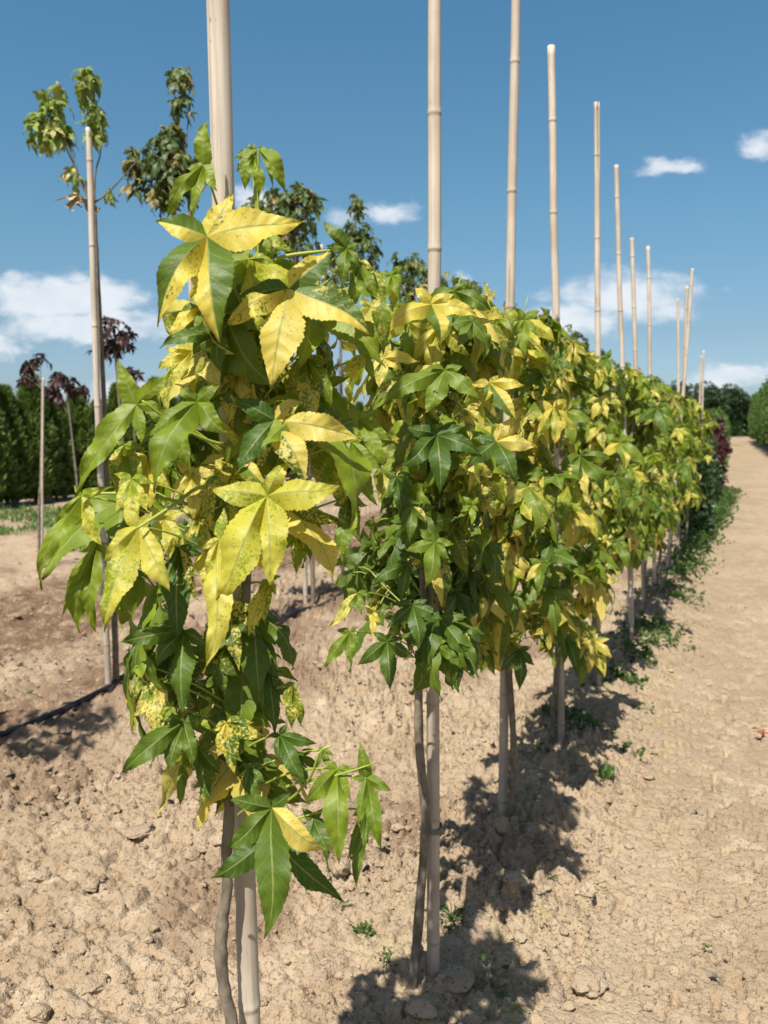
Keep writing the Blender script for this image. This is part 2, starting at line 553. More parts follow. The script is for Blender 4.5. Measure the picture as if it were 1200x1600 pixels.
def leaf_material(name, dark, lime, yellow, cream, speckle=True, trans=.42, rough=.5, vein_c=(.27, .31, .10), under_c=(.20, .26, .09)):
    m, nt, out = new_mat(name)
    at_ = node(nt, 'ShaderNodeAttribute', attribute_name='lf')
    sep = node(nt, 'ShaderNodeSeparateColor')
    nt.links.new(at_.outputs['Color'], sep.inputs[0])
    yraw, rnd, lm = sep.outputs
    tc = node(nt, 'ShaderNodeTexCoord')
    off = node(nt, 'ShaderNodeCombineXYZ')
    nt.links.new(math_n(nt, 'MULTIPLY', rnd, 37.0), off.inputs[0])
    nt.links.new(math_n(nt, 'MULTIPLY', rnd, 11.0), off.inputs[2])
    pos = node(nt, 'ShaderNodeVectorMath', operation='ADD')
    nt.links.new(tc.outputs['Object'], pos.inputs[0])
    nt.links.new(off.outputs[0], pos.inputs[1])

    def noise(scale, det=3.0):
        n = node(nt, 'ShaderNodeTexNoise')
        n.inputs['Scale'].default_value = scale
        n.inputs['Detail'].default_value = det
        nt.links.new(pos.outputs[0], n.inputs['Vector'])
        return n.outputs['Fac']
    n1, n2, n3 = noise(55), noise(330, 2), noise(900, 1)
    Y = math_n(nt, 'DIVIDE', math_n(nt, 'SUBTRACT', yraw, .3), .4)
    sm = math_n(nt, 'ADD', Y, math_n(nt, 'MULTIPLY', math_n(nt, 'SUBTRACT', n1, .5), 1.5))
    if speckle:
        sm = math_n(nt, 'ADD', sm, math_n(nt, 'MULTIPLY', math_n(nt, 'SUBTRACT', n2, .5), 1.7))
    ym = ramp_n(nt, sm, .36, .70)
    # veins
    uv = node(nt, 'ShaderNodeUVMap', uv_map='UVMap')
    su = node(nt, 'ShaderNodeSeparateXYZ')
    nt.links.new(uv.outputs[0], su.inputs[0])
    u, v = su.outputs[0], math_n(nt, 'ABSOLUTE', su.outputs[1])
    midrib = ramp_n(nt, v, .085, .02)
    f = math_n(nt, 'FRACT', math_n(nt, 'SUBTRACT', math_n(nt, 'MULTIPLY', u, 8.0), math_n(nt, 'MULTIPLY', v, 1.3)))
    side = ramp_n(nt, math_n(nt, 'ABSOLUTE', math_n(nt, 'SUBTRACT', f, .5)), .07, .01)
    vein = math_n(nt, 'MAXIMUM', math_n(nt, 'MULTIPLY', midrib, .8), math_n(nt, 'MULTIPLY', side, .28))
    green = mix_n(nt, lm, dark, lime)
    green = mix_n(nt, math_n(nt, 'MULTIPLY', math_n(nt, 'SUBTRACT', n1, .35), 1.1, True), green, tuple(.62 * a for a in dark))
    yel = mix_n(nt, math_n(nt, 'ADD', math_n(nt, 'MULTIPLY', rnd, .6), math_n(nt, 'MULTIPLY', n1, .4)), yellow, cream)
    if speckle:
        yel = mix_n(nt, math_n(nt, 'MULTIPLY', ramp_n(nt, lm, .45, 1.0), .62), yel, (.40, .425, .03))
    spots = math_n(nt, 'MULTIPLY', math_n(nt, 'MULTIPLY', ramp_n(nt, n2, .63, .70), .7), ramp_n(nt, n1, .38, .56))
    if speckle:
        yel = mix_n(nt, spots, yel, (.12, .13, .015))
    base = mix_n(nt, ym, green, yel)
    tipb = math_n(nt, 'MULTIPLY', ramp_n(nt, u, .90, .985), ramp_n(nt, math_n(nt, 'FRACT', math_n(nt, 'MULTIPLY', rnd, 7.3)), .45, .6))
    blot = math_n(nt, 'MULTIPLY', ramp_n(nt, n1, .66, .72), ramp_n(nt, n2, .45, .6))
    base = mix_n(nt, vein, base, vein_c)
    base = mix_n(nt, math_n(nt, 'MULTIPLY', math_n(nt, 'MAXIMUM', tipb, math_n(nt, 'MULTIPLY', blot, .6)), .75), base, (.15, .085, .03))
    geo = node(nt, 'ShaderNodeNewGeometry')
    under = mix_n(nt, .35, base, under_c)
    base = mix_n(nt, geo.outputs['Backfacing'], base, under)
    bump = node(nt, 'ShaderNodeBump')
    bump.inputs['Strength'].default_value = .35
    bump.inputs['Distance'].default_value = .0012
    hgt = math_n(nt, 'ADD', math_n(nt, 'MULTIPLY', vein, -1.0), math_n(nt, 'MULTIPLY', n2, .7))
    nt.links.new(hgt, bump.inputs['Height'])
    bs = node(nt, 'ShaderNodeBsdfPrincipled')
    nt.links.new(base, bs.inputs['Base Color'])
    nt.links.new(math_n(nt, 'ADD', math_n(nt, 'MULTIPLY', n1, .2), rough - .1), bs.inputs['Roughness'])
    bs.inputs['Specular IOR Level'].default_value = .38
    nt.links.new(bump.outputs[0], bs.inputs['Normal'])
    tr = node(nt, 'ShaderNodeBsdfTranslucent')
    tcol = mix_n(nt, 1.0, base, (1.4, 1.32, .45), 'MULTIPLY')
    nt.links.new(tcol, tr.inputs['Color'])
    mx = node(nt, 'ShaderNodeMixShader')
    mx.inputs[0].default_value = trans
    nt.links.new(bs.outputs[0], mx.inputs[1])
    nt.links.new(tr.outputs[0], mx.inputs[2])
    nt.links.new(mx.outputs[0], out.inputs['Surface'])
    return m


def simple_material(name, a, b, scale=20.0, rough=.8, bump=.3, stretch=(1, 1, 1), spec=.3, dist=.004, trans=0.0, lf=False):
    m, nt, out = new_mat(name)
    tc = node(nt, 'ShaderNodeTexCoord')
    mp = node(nt, 'ShaderNodeMapping')
    mp.inputs['Scale'].default_value = stretch
    nt.links.new(tc.outputs['Object'], mp.inputs['Vector'])
    n = node(nt, 'ShaderNodeTexNoise')
    n.inputs['Scale'].default_value = scale
    n.inputs['Detail'].default_value = 5
    nt.links.new(mp.outputs[0], n.inputs['Vector'])
    fac = ramp_n(nt, n.outputs['Fac'], .3, .7)
    if lf:
        at_ = node(nt, 'ShaderNodeAttribute', attribute_name='lf')
        sep = node(nt, 'ShaderNodeSeparateColor')
        nt.links.new(at_.outputs['Color'], sep.inputs[0])
        fac = math_n(nt, 'ADD', math_n(nt, 'MULTIPLY', fac, .4), math_n(nt, 'MULTIPLY', sep.outputs[1], .6))
    col = mix_n(nt, fac, a, b)
    bs = node(nt, 'ShaderNodeBsdfPrincipled')
    nt.links.new(col, bs.inputs['Base Color'])
    bs.inputs['Roughness'].default_value = rough
    bs.inputs['Specular IOR Level'].default_value = spec
    bp = node(nt, 'ShaderNodeBump')
    bp.inputs['Strength'].default_value = bump
    bp.inputs['Distance'].default_value = dist
    nt.links.new(n.outputs['Fac'], bp.inputs['Height'])
    nt.links.new(bp.outputs[0], bs.inputs['Normal'])
    if trans:
        tr = node(nt, 'ShaderNodeBsdfTranslucent')
        nt.links.new(mix_n(nt, 1.0, col, (1.2, 1.2, .6), 'MULTIPLY'), tr.inputs['Color'])
        mx = node(nt, 'ShaderNodeMixShader')
        mx.inputs[0].default_value = trans
        nt.links.new(bs.outputs[0], mx.inputs[1])
        nt.links.new(tr.outputs[0], mx.inputs[2])
        nt.links.new(mx.outputs[0], out.inputs['Surface'])
    else:
        nt.links.new(bs.outputs[0], out.inputs['Surface'])
    return m


def soil_material(name, patches=True):
    m, nt, out = new_mat(name)
    tc = node(nt, 'ShaderNodeTexCoord')

    def noise(scale, det=6.0, rough=.6):
        n = node(nt, 'ShaderNodeTexNoise')
        n.inputs['Scale'].default_value = scale
        n.inputs['Detail'].default_value = det
        n.inputs['Roughness'].default_value = rough
        nt.links.new(tc.outputs['Object'], n.inputs['Vector'])
        return n.outputs['Fac']
    a, b, c, d = noise(1.3), noise(9), noise(60), noise(240, 3)
    e_ = noise(125, 2, .45)
    col = mix_n(nt, ramp_n(nt, a, .35, .65), (.352, .270, .182), (.275, .203, .130))
    col = mix_n(nt, ramp_n(nt, b, .45, .75), col, (.405, .322, .222))
    col = mix_n(nt, math_n(nt, 'MULTIPLY', ramp_n(nt, c, .52, .70), .6), col, (.25, .175, .112))
    col = mix_n(nt, math_n(nt, 'MULTIPLY', ramp_n(nt, e_, .60, .66), .75), col, (.13, .088, .058))
    if patches:
        at_ = node(nt, 'ShaderNodeAttribute', attribute_name='lf')
        sep = node(nt, 'ShaderNodeSeparateColor')
        nt.links.new(at_.outputs['Color'], sep.inputs[0])
        damp = math_n(nt, 'MULTIPLY', sep.outputs[0], ramp_n(nt, math_n(nt, 'ADD', math_n(nt, 'MULTIPLY', b, .7), math_n(nt, 'MULTIPLY', c, .3)), .34, .56))
        col = mix_n(nt, damp, col, (.135, .080, .049))
        moss = math_n(nt, 'MULTIPLY', sep.outputs[1], ramp_n(nt, b, .5, .68))
        col = mix_n(nt, math_n(nt, 'MULTIPLY', moss, .75), col, (.20, .17, .05))
    bs = node(nt, 'ShaderNodeBsdfPrincipled')
    nt.links.new(col, bs.inputs['Base Color'])
    bs.inputs['Roughness'].default_value = .95
    bs.inputs['Specular IOR Level'].default_value = .12
    bp = node(nt, 'ShaderNodeBump')
    bp.inputs['Strength'].default_value = .7
    bp.inputs['Distance'].default_value = .012
    hh = math_n(nt, 'ADD', math_n(nt, 'MULTIPLY', c, .35), math_n(nt, 'MULTIPLY', d, .30))
    for sc_, am in ((120, .30), (260, .25)):
        vo = node(nt, 'ShaderNodeTexVoronoi')
        vo.inputs['Scale'].default_value = sc_
        nt.links.new(tc.outputs['Object'], vo.inputs['Vector'])
        hh = math_n(nt, 'SUBTRACT', hh, math_n(nt, 'MULTIPLY', vo.outputs['Distance'], am))
    nt.links.new(hh, bp.inputs['Height'])
    nt.links.new(bp.outputs[0], bs.inputs['Normal'])
    nt.links.new(bs.outputs[0], out.inputs['Surface'])
    return m


def bamboo_material():
    m, nt, out = new_mat("bamboo")
    uv = node(nt, 'ShaderNodeUVMap', uv_map='UVMap')
    tc = node(nt, 'ShaderNodeTexCoord')
    mp = node(nt, 'ShaderNodeMapping')
    mp.inputs['Scale'].default_value = (90, 90, 2.2)
    nt.links.new(tc.outputs['Object'], mp.inputs['Vector'])
    n = node(nt, 'ShaderNodeTexNoise')
    n.inputs['Scale'].default_value = 2.5
    n.inputs['Detail'].default_value = 4
    nt.links.new(mp.outputs[0], n.inputs['Vector'])
    n2 = node(nt, 'ShaderNodeTexNoise')
    n2.inputs['Scale'].default_value = 7
    n2.inputs['Detail'].default_value = 6
    nt.links.new(tc.outputs['Object'], n2.inputs['Vector'])
    mp3 = node(nt, 'ShaderNodeMapping')
    mp3.inputs['Scale'].default_value = (1, 1, .35)
    nt.links.new(tc.outputs['Object'], mp3.inputs['Vector'])
    n3 = node(nt, 'ShaderNodeTexNoise')
    n3.inputs['Scale'].default_value = 170
    n3.inputs['Detail'].default_value = 2
    nt.links.new(mp3.outputs[0], n3.inputs['Vector'])
    at_ = node(nt, 'ShaderNodeAttribute', attribute_name='lf')
    sep = node(nt, 'ShaderNodeSeparateColor')
    nt.links.new(at_.outputs['Color'], sep.inputs[0])
    col = mix_n(nt, ramp_n(nt, n2.outputs['Fac'], .35, .65), (.50, .435, .350), (.39, .330, .255))
    col = mix_n(nt, math_n(nt, 'MULTIPLY', ramp_n(nt, n.outputs['Fac'], .45, .75), .55), col, (.27, .22, .165))
    col = mix_n(nt, math_n(nt, 'MULTIPLY', ramp_n(nt, n3.outputs['Fac'], .68, .76), .6), col, (.15, .11, .08))
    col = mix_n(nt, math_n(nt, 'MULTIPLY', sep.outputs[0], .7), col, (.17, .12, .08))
    col = mix_n(nt, math_n(nt, 'MULTIPLY', sep.outputs[1], ramp_n(nt, n2.outputs['Fac'], .15, .6)), col, (.185, .145, .11))
    bs = node(nt, 'ShaderNodeBsdfPrincipled')
    nt.links.new(col, bs.inputs['Base Color'])
    bs.inputs['Roughness'].default_value = .55
    bs.inputs['Specular IOR Level'].default_value = .35
    bp = node(nt, 'ShaderNodeBump')
    bp.inputs['Strength'].default_value = .35
    bp.inputs['Distance'].default_value = .0015
    nt.links.new(n.outputs['Fac'], bp.inputs['Height'])
    nt.links.new(bp.outputs[0], bs.inputs['Normal'])
    nt.links.new(bs.outputs[0], out.inputs['Surface'])
    return m


M_SOIL = soil_material("soil")
M_CLOD = soil_material("soil clods", False)
M_BAMBOO = bamboo_material()
M_LEAF = leaf_material("variegated sweetgum leaf", (.047, .106, .012), (.25, .325, .014), (.58, .475, .05), (.60, .50, .15))
M_STALK = simple_material("leaf stalk", (.34, .40, .07), (.25, .30, .05), 30, .5, .1, trans=.1)
M_BARK = simple_material("young bark", (.20, .165, .125), (.115, .09, .068), 70, .85, .7, (1, 1, .35), dist=.003)
M_BARKG = simple_material("grey green bark", (.205, .17, .125), (.10, .082, .06), 75, .85, .9, (1, 1, .5), dist=.003)
M_MAPLE = leaf_material("pale green maple leaf", (.12, .19, .045), (.32, .40, .10), (.45, .40, .10), (.55, .5, .25), False, .36)
M_OAK = leaf_material("dark green leaf", (.028, .060, .011), (.125, .175, .03), (.30, .27, .05), (.35, .2, .1), False, .25)
M_PURPLE = leaf_material("dark purple leaf", (.014, .007, .008), (.045, .014, .011), (.06, .02, .014), (.05, .025, .02), False, .10, vein_c=(.05, .02, .015), under_c=(.05, .025, .025))
M_DEAD = simple_material("wilted leaf", (.44, .38, .22), (.30, .21, .11), 60, .7, .4)
M_THUJA = simple_material("thuja foliage", (.05, .105, .02), (.18, .25, .06), 14, .6, .1, lf=True, trans=.3)
M_GREENS = simple_material("green foliage", (.028, .075, .014), (.110, .190, .035), 9, .5, .1, lf=True, trans=.28)
M_DKGREEN = simple_material("deep green foliage", (.012, .034, .011), (.050, .085, .028), 9, .4, .1, lf=True, trans=.2)
M_WINE = simple_material("wine red foliage", (.030, .010, .011), (.090, .026, .026), 9, .5, .1, lf=True, trans=.25)
M_WEED = simple_material("weed leaves", (.034, .075, .014), (.085, .14, .03), 25, .5, .1, lf=True, trans=.3)
M_GRASS = simple_material("grass blades", (.06, .14, .03), (.17, .26, .07), 15, .6, .1, lf=True, trans=.3)
M_HOSE = simple_material("black hose", (.020, .020, .022), (.045, .042, .04), 40, .45, .2)
M_TIE = simple_material("grey green tie", (.17, .17, .12), (.11, .12, .08), 40, .5, .1)


# ------------------------------------------------------------------ object helpers
def tag(o, label, cat, group=None, kind=None):
    if label:
        o['label'] = label
    if cat:
        o['category'] = cat
    if group:
        o['group'] = group
    if kind:
        o['kind'] = kind
    return o


def empty(name, loc, label, cat, group=None):
    o = bpy.data.objects.new(name, None)
    o.empty_display_size = .1
    COL.objects.link(o)
    o.location = tuple(float(a) for a in loc)
    return tag(o, label, cat, group)


def adopt(parent, *objs):
    """parent meshes that were modelled in world space"""
    for o in objs:
        o.parent = parent
        o.matrix_parent_inverse = Matrix.Translation(parent.location).inverted()


# ------------------------------------------------------------------ ground
def axis(lo, f0, f1, hi, step, grow):
    mid = list(np.arange(f0, f1, step))
    s, v = step, f1
    while v < hi:
        mid.append(v)
        s *= grow
        v += s
    mid.append(hi)
    s, v, left = step, f0 - step, []
    while v > lo:
        left.append(v)
        s *= grow
        v -= s
    left.append(lo)
    return np.array(left[::-1] + mid)


def build_ground():
    xs = axis(-150, -1.0, 1.2, 150, .0048, 1.018)
    ys = axis(-12, .95, 2.7, 260, .0048, 1.015)
    X, Y = np.meshgrid(xs, ys)
    Z = ground_h(X, Y)
    nx, ny = len(xs), len(ys)
    idx = np.arange(nx * ny).reshape(ny, nx)
    q = np.stack([idx[:-1, :-1], idx[:-1, 1:], idx[1:, 1:], idx[1:, :-1]], -1).reshape(-1, 4)
    lat = lateral(X, Y)
    wob = (vnoise(X * 1.7, Y * 1.7, 21) - .5) * .5
    # damp strip along the drip hose, tilled brown band further left
    l2 = lat + 1.98 + wob * .7
    damp = np.exp(-(l2 / .36) ** 2) * (.55 + .8 * vnoise(X * 2.3, Y * 2.3, 22))
    damp = np.maximum(damp, 1.0 * sstep(lat, -4.3, -4.0) * sstep(-(lat + wob), 2.6, 2.9))
    damp = np.maximum(damp, .62 * sstep(vnoise(X * 2.6, Y * 2.6, 23), .60, .78) * sstep(-lat, .05, .25))
    moss = np.exp(-((lat - .12 + wob * .4) / .30) ** 2) * .9
    C = np.stack([np.clip(damp, 0, 1), np.clip(moss, 0, 1), np.zeros_like(X), np.ones_like(X)], -1)
    mb = MB()
    mb.add(np.stack([X, Y, Z], -1), q, col=C)
    o = mb.build("ground", M_SOIL)
    tag(o, "dry light brown lumpy soil of the nursery field", "ground", kind='structure')


build_ground()


def clod_shapes(sub, count, seed):
    out = []
    for k in range(count):
        bm = bmesh.new()
        bmesh.ops.create_icosphere(bm, subdivisions=sub, radius=1.0)
        v = np.array([p.co[:] for p in bm.verts])
        f = np.array([[p.index for p in fc.verts] for fc in bm.faces])
        bm.free()
        g = np.random.default_rng(seed + k)
        for _ in range(7):          # knock flat facets off
            n = nrm(g.normal(0, 1, 3))
            dlim = g.uniform(.55, .85)
            over = np.maximum(v @ n - dlim, 0)
            v = v - over[:, None] * n * .9
        v = v * (1 + .16 * (vnoise(v[:, 0] * 3 + k * 9, v[:, 1] * 3 + v[:, 2] * 4, seed + k)[:, None] - .5) * 2)
        v = v * g.uniform(.7, 1.15, 3) * np.array([1, 1, .72])
        out.append((v, f))
    return out


def build_clods():
    sh1, sh2 = clod_shapes(1, 8, 40), clod_shapes(3, 8, 60)
    g = np.random.default_rng(8)
    mb = MB()
    n = 90000
    y = .95 + 8.5 * g.random(n) ** 2.1
    x = g.uniform(-.62, .62, n) * (y + .15)
    lat = lateral(x, y)
    p = np.where(lat < .28, 1.0, .40)
    pm = sstep(vnoise(x * 2.3 + 5, y * 2.3, 12), .30, .70) * .75 + .25 * vnoise(x * 9, y * 9, 31)
    keep = g.random(n) < p * (.06 + .94 * pm ** 1.5)
    x, y, lat = x[keep], y[keep], lat[keep]
    n = len(x)
    s = .0026 * np.exp(np.abs(g.normal(0, .68, n)) * np.where(lat < .3, 1.0, .72))
    big = g.random(n) < np.where(lat < .36, .016, .003)
    s = np.minimum(np.where(big, s * g.uniform(2.2, 4.4, n), s), .032)
    z = ground_h(x, y) + s * .3
    for sel, shapes in ((s > .011, sh2), (s <= .011, sh1)):
        kind = g.integers(0, 8, n)
        for k in range(8):
            ii = np.where(sel & (kind == k))[0]
            if not len(ii):
                continue
            v, f = shapes[k]
            a = g.uniform(0, 6.283, len(ii))
            ca, sa = np.cos(a)[:, None], np.sin(a)[:, None]
            V = np.stack([v[None, :, 0] * ca - v[None, :, 1] * sa, v[None, :, 0] * sa + v[None, :, 1] * ca, np.broadcast_to(v[None, :, 2], (len(ii), len(v)))], -1)
            V = V * s[ii][:, None, None] + np.stack([x[ii], y[ii], z[ii]], -1)[:, None]
            F = f[None] + (np.arange(len(ii)) * len(v))[:, None, None]
            mb.add(V.reshape(-1, 3), tris=F.reshape(-1, 3))
    o = mb.build("soil_crumbs", M_CLOD, smooth=False)
    tag(o, "loose crumbs and small clods of dry soil lying over the field", "soil", kind='stuff')


build_clods()


def build_big_clods():
    shapes = clod_shapes(4, 6, 90)
    items = [(222, 1308, .034, "rounded dry soil clod on the ground left of the nearest sweetgum, below its foliage"),
             (918, 1518, .046, "flat wide soil clod on the path at the lower right"),
             (142, 1390, .024, "small upright soil clod left of the nearest trunk"),
             (308, 1415, .026, "pale smooth soil clod just left of the nearest thin trunk"),
             (140, 1545, .036, "broken soil clod near the bottom left corner"),
             (1012, 1215, .018, "small round soil clod beside the shade edge on the path"),
             (705, 1545, .034, "soil clod in shade at the foot of the second sweetgum's stake"),
             (830, 1300, .038, "shaded soil clod right of the third sweetgum's foot")]
    g = np.random.default_rng(3)
    for k, (px, py, s, lab) in enumerate(items):
        p = gp(px, py)
        v, f = shapes[k % 6]
        n = nrm(v)
        v = v * (1 + .10 * (vnoise(n[:, 0] * 7 + k, n[:, 1] * 7 + n[:, 2] * 5, 55 + k)[:, None] - .5) + .05 * (vnoise(n[:, 0] * 17 + k, n[:, 1] * 17 + n[:, 2] * 15, 56)[:, None] - .5))
        mb = MB()
        mb.add(v * s * np.array([1.25, 1.05, .72]), tris=f)
        o = mb.build("soil_clod", M_CLOD)
        o.location = (p[0], p[1], float(ground_h(p[0:1], p[1:2])[0]) + s * .08)
        o.rotation_euler = (0, 0, g.uniform(0, 6))
        tag(o, lab, "soil clod", "larger soil clods lying on the field")


build_big_clods()


# ------------------------------------------------------------------ stakes
def make_stake(top, bot, Y, r, label, seed, group, z_top=None, crack=None, tie=None, z_bot=-.04):
    """bamboo cane through two pixels at ground distance Y"""
    A, B = at(top[0], top[1], Y), at(bot[0], bot[1], Y)
    d = (A - B) / (A[2] - B[2])
    zt = A[2] if z_top is None else z_top
    P = lambda z: B + d * (z - B[2])
    g = np.random.default_rng(seed)
    root = empty("bamboo_stake", (*P(0)[:2], 0), label, "bamboo stake", group)
    # nodes
    nodes, z = [], zt - g.uniform(.05, .25)
    while z > .05:
        nodes.append(z)
        z -= g.uniform(.24, .36)
    zs = [z_bot]
    for nz in sorted(nodes):
        zs += list(np.linspace(zs[-1] + .012, nz - .016, 9)) + [nz - .009, nz - .005, nz - .002, nz, nz + .003, nz + .006, nz + .013]
    zs += list(np.linspace(zs[-1] + .012, zt, 8))
    zs = np.array(zs)
    sides = 64 if Y < 2 else (28 if Y < 3.2 else 14)
    th = np.linspace(0, 2 * math.pi, sides, endpoint=False)
    bend = np.interp(zs, np.linspace(-.1, 3, 12), np.cumsum(g.normal(0, .0035, 12)))
    pts = np.array([P(z_) for z_ in zs]) + np.stack([bend - bend[0], np.zeros_like(bend), np.zeros_like(bend)], -1) * .6
    rr = r * (1.06 - .10 * np.clip(zs / 2.4, 0, 1))
    dark = np.zeros_like(zs)
    for nz in nodes:
        e = (zs - nz)
        rr = rr * (1 + .085 * np.exp(-(e / .006) ** 2) - .06 * np.exp(-((e + .006) / .0022) ** 2))
        dark = np.maximum(dark, np.exp(-((e + .004) / .003) ** 2) * g.uniform(.4, 1))
    rad = np.repeat(rr[:, None], sides, 1)
    slit_shade = np.zeros_like(rad)
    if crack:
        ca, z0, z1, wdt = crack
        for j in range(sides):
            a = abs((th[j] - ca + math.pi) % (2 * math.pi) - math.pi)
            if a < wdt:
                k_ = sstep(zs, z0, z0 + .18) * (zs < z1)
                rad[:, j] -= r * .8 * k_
                slit_shade[:, j] = k_  # shade inside the crack is painted into the colour, since sun reaches it
    ring = pts[:, None] + rad[:, :, None] * np.stack([np.cos(th), np.sin(th), np.zeros_like(th)], -1)[None]
    K = len(zs)
    idx = np.arange(K * sides).reshape(K, sides)
    q = np.stack([idx[:-1], np.roll(idx, -1, 1)[:-1], np.roll(idx, -1, 1)[1:], idx[1:]], -1).reshape(-1, 4)
    v = ring.reshape(-1, 3)
    # hollow top: inner rim
    inner = pts[-1] + .55 * r * np.stack([np.cos(th), np.sin(th), np.zeros_like(th)], -1)
    deep = inner - np.array([0, 0, .03])
    n0 = K * sides
    v = np.concatenate([v, inner, deep, [pts[-1] - np.array([0, 0, .03])]])
    last = idx[-1]
    i1 = n0 + np.arange(sides)
    i2 = i1 + sides
    q = np.concatenate([q, np.stack([last, np.roll(last, -1), np.roll(i1, -1), i1], -1), np.stack([i1, np.roll(i1, -1), np.roll(i2, -1), i2], -1)])
    tr = np.stack([i2, np.roll(i2, -1), np.full(sides, n0 + 2 * sides)], -1)
    c = np.zeros((len(v), 4))
    foot = .55 * (1 - sstep(zs, .25, .95)) * (.75 + .25 * np.sin(zs * 23 + seed)) + .3 * (1 - sstep(zs, .0, .12))
    c[:n0, 1] = np.repeat(np.clip(foot, 0, 1), sides)
    c[:n0, 0] = np.maximum(np.repeat(dark, sides), slit_shade.ravel())
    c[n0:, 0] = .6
    mb = MB()
    mb.add(v, q, tr, col=c)
    cane = mb.build("cane", M_BAMBOO)
    adopt(root, cane)
    if tie:
        zt_, off = tie
        mb = MB()
        a = np.linspace(0, 2 * math.pi, 33)
        p0 = P(zt_)
        loop = np.stack([p0[0] + off * .5 + (r + .004 + abs(off) * .5) * np.cos(a), p0[1] + (r + .003) * np.sin(a), zt_ + .004 * np.sin(2 * a)], -1)
        for dz in (-.004, 0, .004):
            tube(mb, loop + np.array([0, 0, dz]), .0024, 6, cap=False)
        adopt(root, mb.build("tie", M_TIE))
    return root


def make_trunk(pts, r0, r1, mat, n=60, sides=12, seed=0):
    p = spline(pts, n)
    g = np.random.default_rng(seed)
    rad = np.linspace(r0, r1, n) * (1 + .05 * np.sin(np.linspace(0, 25, n) + seed) + .04 * g.normal(0, 1, n))
    for k in g.integers(3, n - 3, 5):
        rad[k] *= 1.16
    mb = MB()
    tube(mb, p, rad, sides)
    return mb.build("trunk", mat), p


# ------------------------------------------------------------------ hand-set leaves
YV = {'g': -.7, 'n': -.1, 'm': .3, 's': .55, 'y': .85, 'Y': 1.3}


class Hand:
    def __init__(self):
        self.O, self.T, self.N, self.Y, self.L, self.S, self.W = [], [], [], [], [], [], []

    def leaf(self, a, Y, tips, pat, lime=.2, tilt=.35, stalk=None, w=1.0):
        self.W.append(w)
        O = at(a[0], a[1], Y)
        T = []
        for k, tp in enumerate(tips):
            p = at(tp[0], tp[1], Y)
            dz = p[2] - O[2]
            p = at(tp[0], tp[1], Y + tilt * dz + (tp[2] if len(tp) > 2 else 0))
            T.append(p - O)
        while len(T) < 5:                  # a lobe turned away: small, behind
            T.append(T[-1] * .45 + np.array([.0, .03, .01]))
        self.O.append(O)
        self.T.append(T)
        self.N.append(np.array([0, 0, H]) - O + np.array([0, 0, .5]))
        p = pat.replace(' ', '')
        if len(p) == 1:
            p = p * 10
        if len(p) == 5:
            p = ''.join(ch * 2 for ch in p)
        self.Y.append([[YV[p[2 * i]], YV[p[2 * i + 1]]] for i in range(5)])
        self.L.append(lime)
        self.S.append(stalk)

    def flush(self, mb, axis_fn, nrow, ncol, teeth, seed):
        O, T = np.array(self.O), np.array(self.T)
        g = np.random.default_rng(seed)
        N = len(O)
        Yv = np.array(self.Y) + g.normal(0, .08, (N, 5, 2))
        rnd = g.random(N)
        leaf_batch(mb, O, T, nrm(np.array(self.N)), Yv, np.array(self.L), rnd, nrow, ncol, 0, teeth, width=np.array(self.W), curl=.9)
        # stalks back to the stem
        S = np.array([axis_fn(o[2] - .05) if s is None else s for o, s in zip(O, self.S)])
        d = S - O
        ln = np.linalg.norm(d, axis=1, keepdims=True)
        S = O + d * np.minimum(1, .11 / ln)
        S[:, 2] -= .01
        mid = .5 * (O + S) + np.array([0, 0, .014])
        col = np.stack([np.full(N, .3), rnd, np.full(N, .9), np.ones(N)], -1)
        many_tubes(mb, S, mid, O, .0016, .0011, col, mat=1, sides=6, K=7)


def envelope_points(table, n, Y0, dY, g, shrink=.8):
    tb = np.array(table, float)
    ys = g.uniform(tb[0, 0], tb[-1, 0], n)
    xl, xr = np.interp(ys, tb[:, 0], tb[:, 1]), np.interp(ys, tb[:, 0], tb[:, 2])
    c, h = .5 * (xl + xr), .5 * (xr - xl) * shrink
    t = g.uniform(-1, 1, n)
    xs = c + h * np.sign(t) * np.abs(t) ** .8
    dep = g.uniform(-1, 1, n) * np.sqrt(np.clip(1 - (t * .8) ** 2, .1, 1))
    P = np.array([at(x, y, Y0 + dY * e) for x, y, e in zip(xs, ys, dep)])
    return P


# ------------------------------------------------------------------ the sweetgum row
ROW_GROUP = "sweetgum trees of the near row"
STAKE_GROUP = "bamboo stakes of the near row"
P2 = gp(669, 1545)
P3 = gp(790, 1295)
P4 = gp(872, 1175)
P5 = gp(932, 1080)
P6 = gp(985, 1010)
STEP = (P6 - P2) / 4.0
P1 = P2 - STEP
Y1 = float(P1[1])


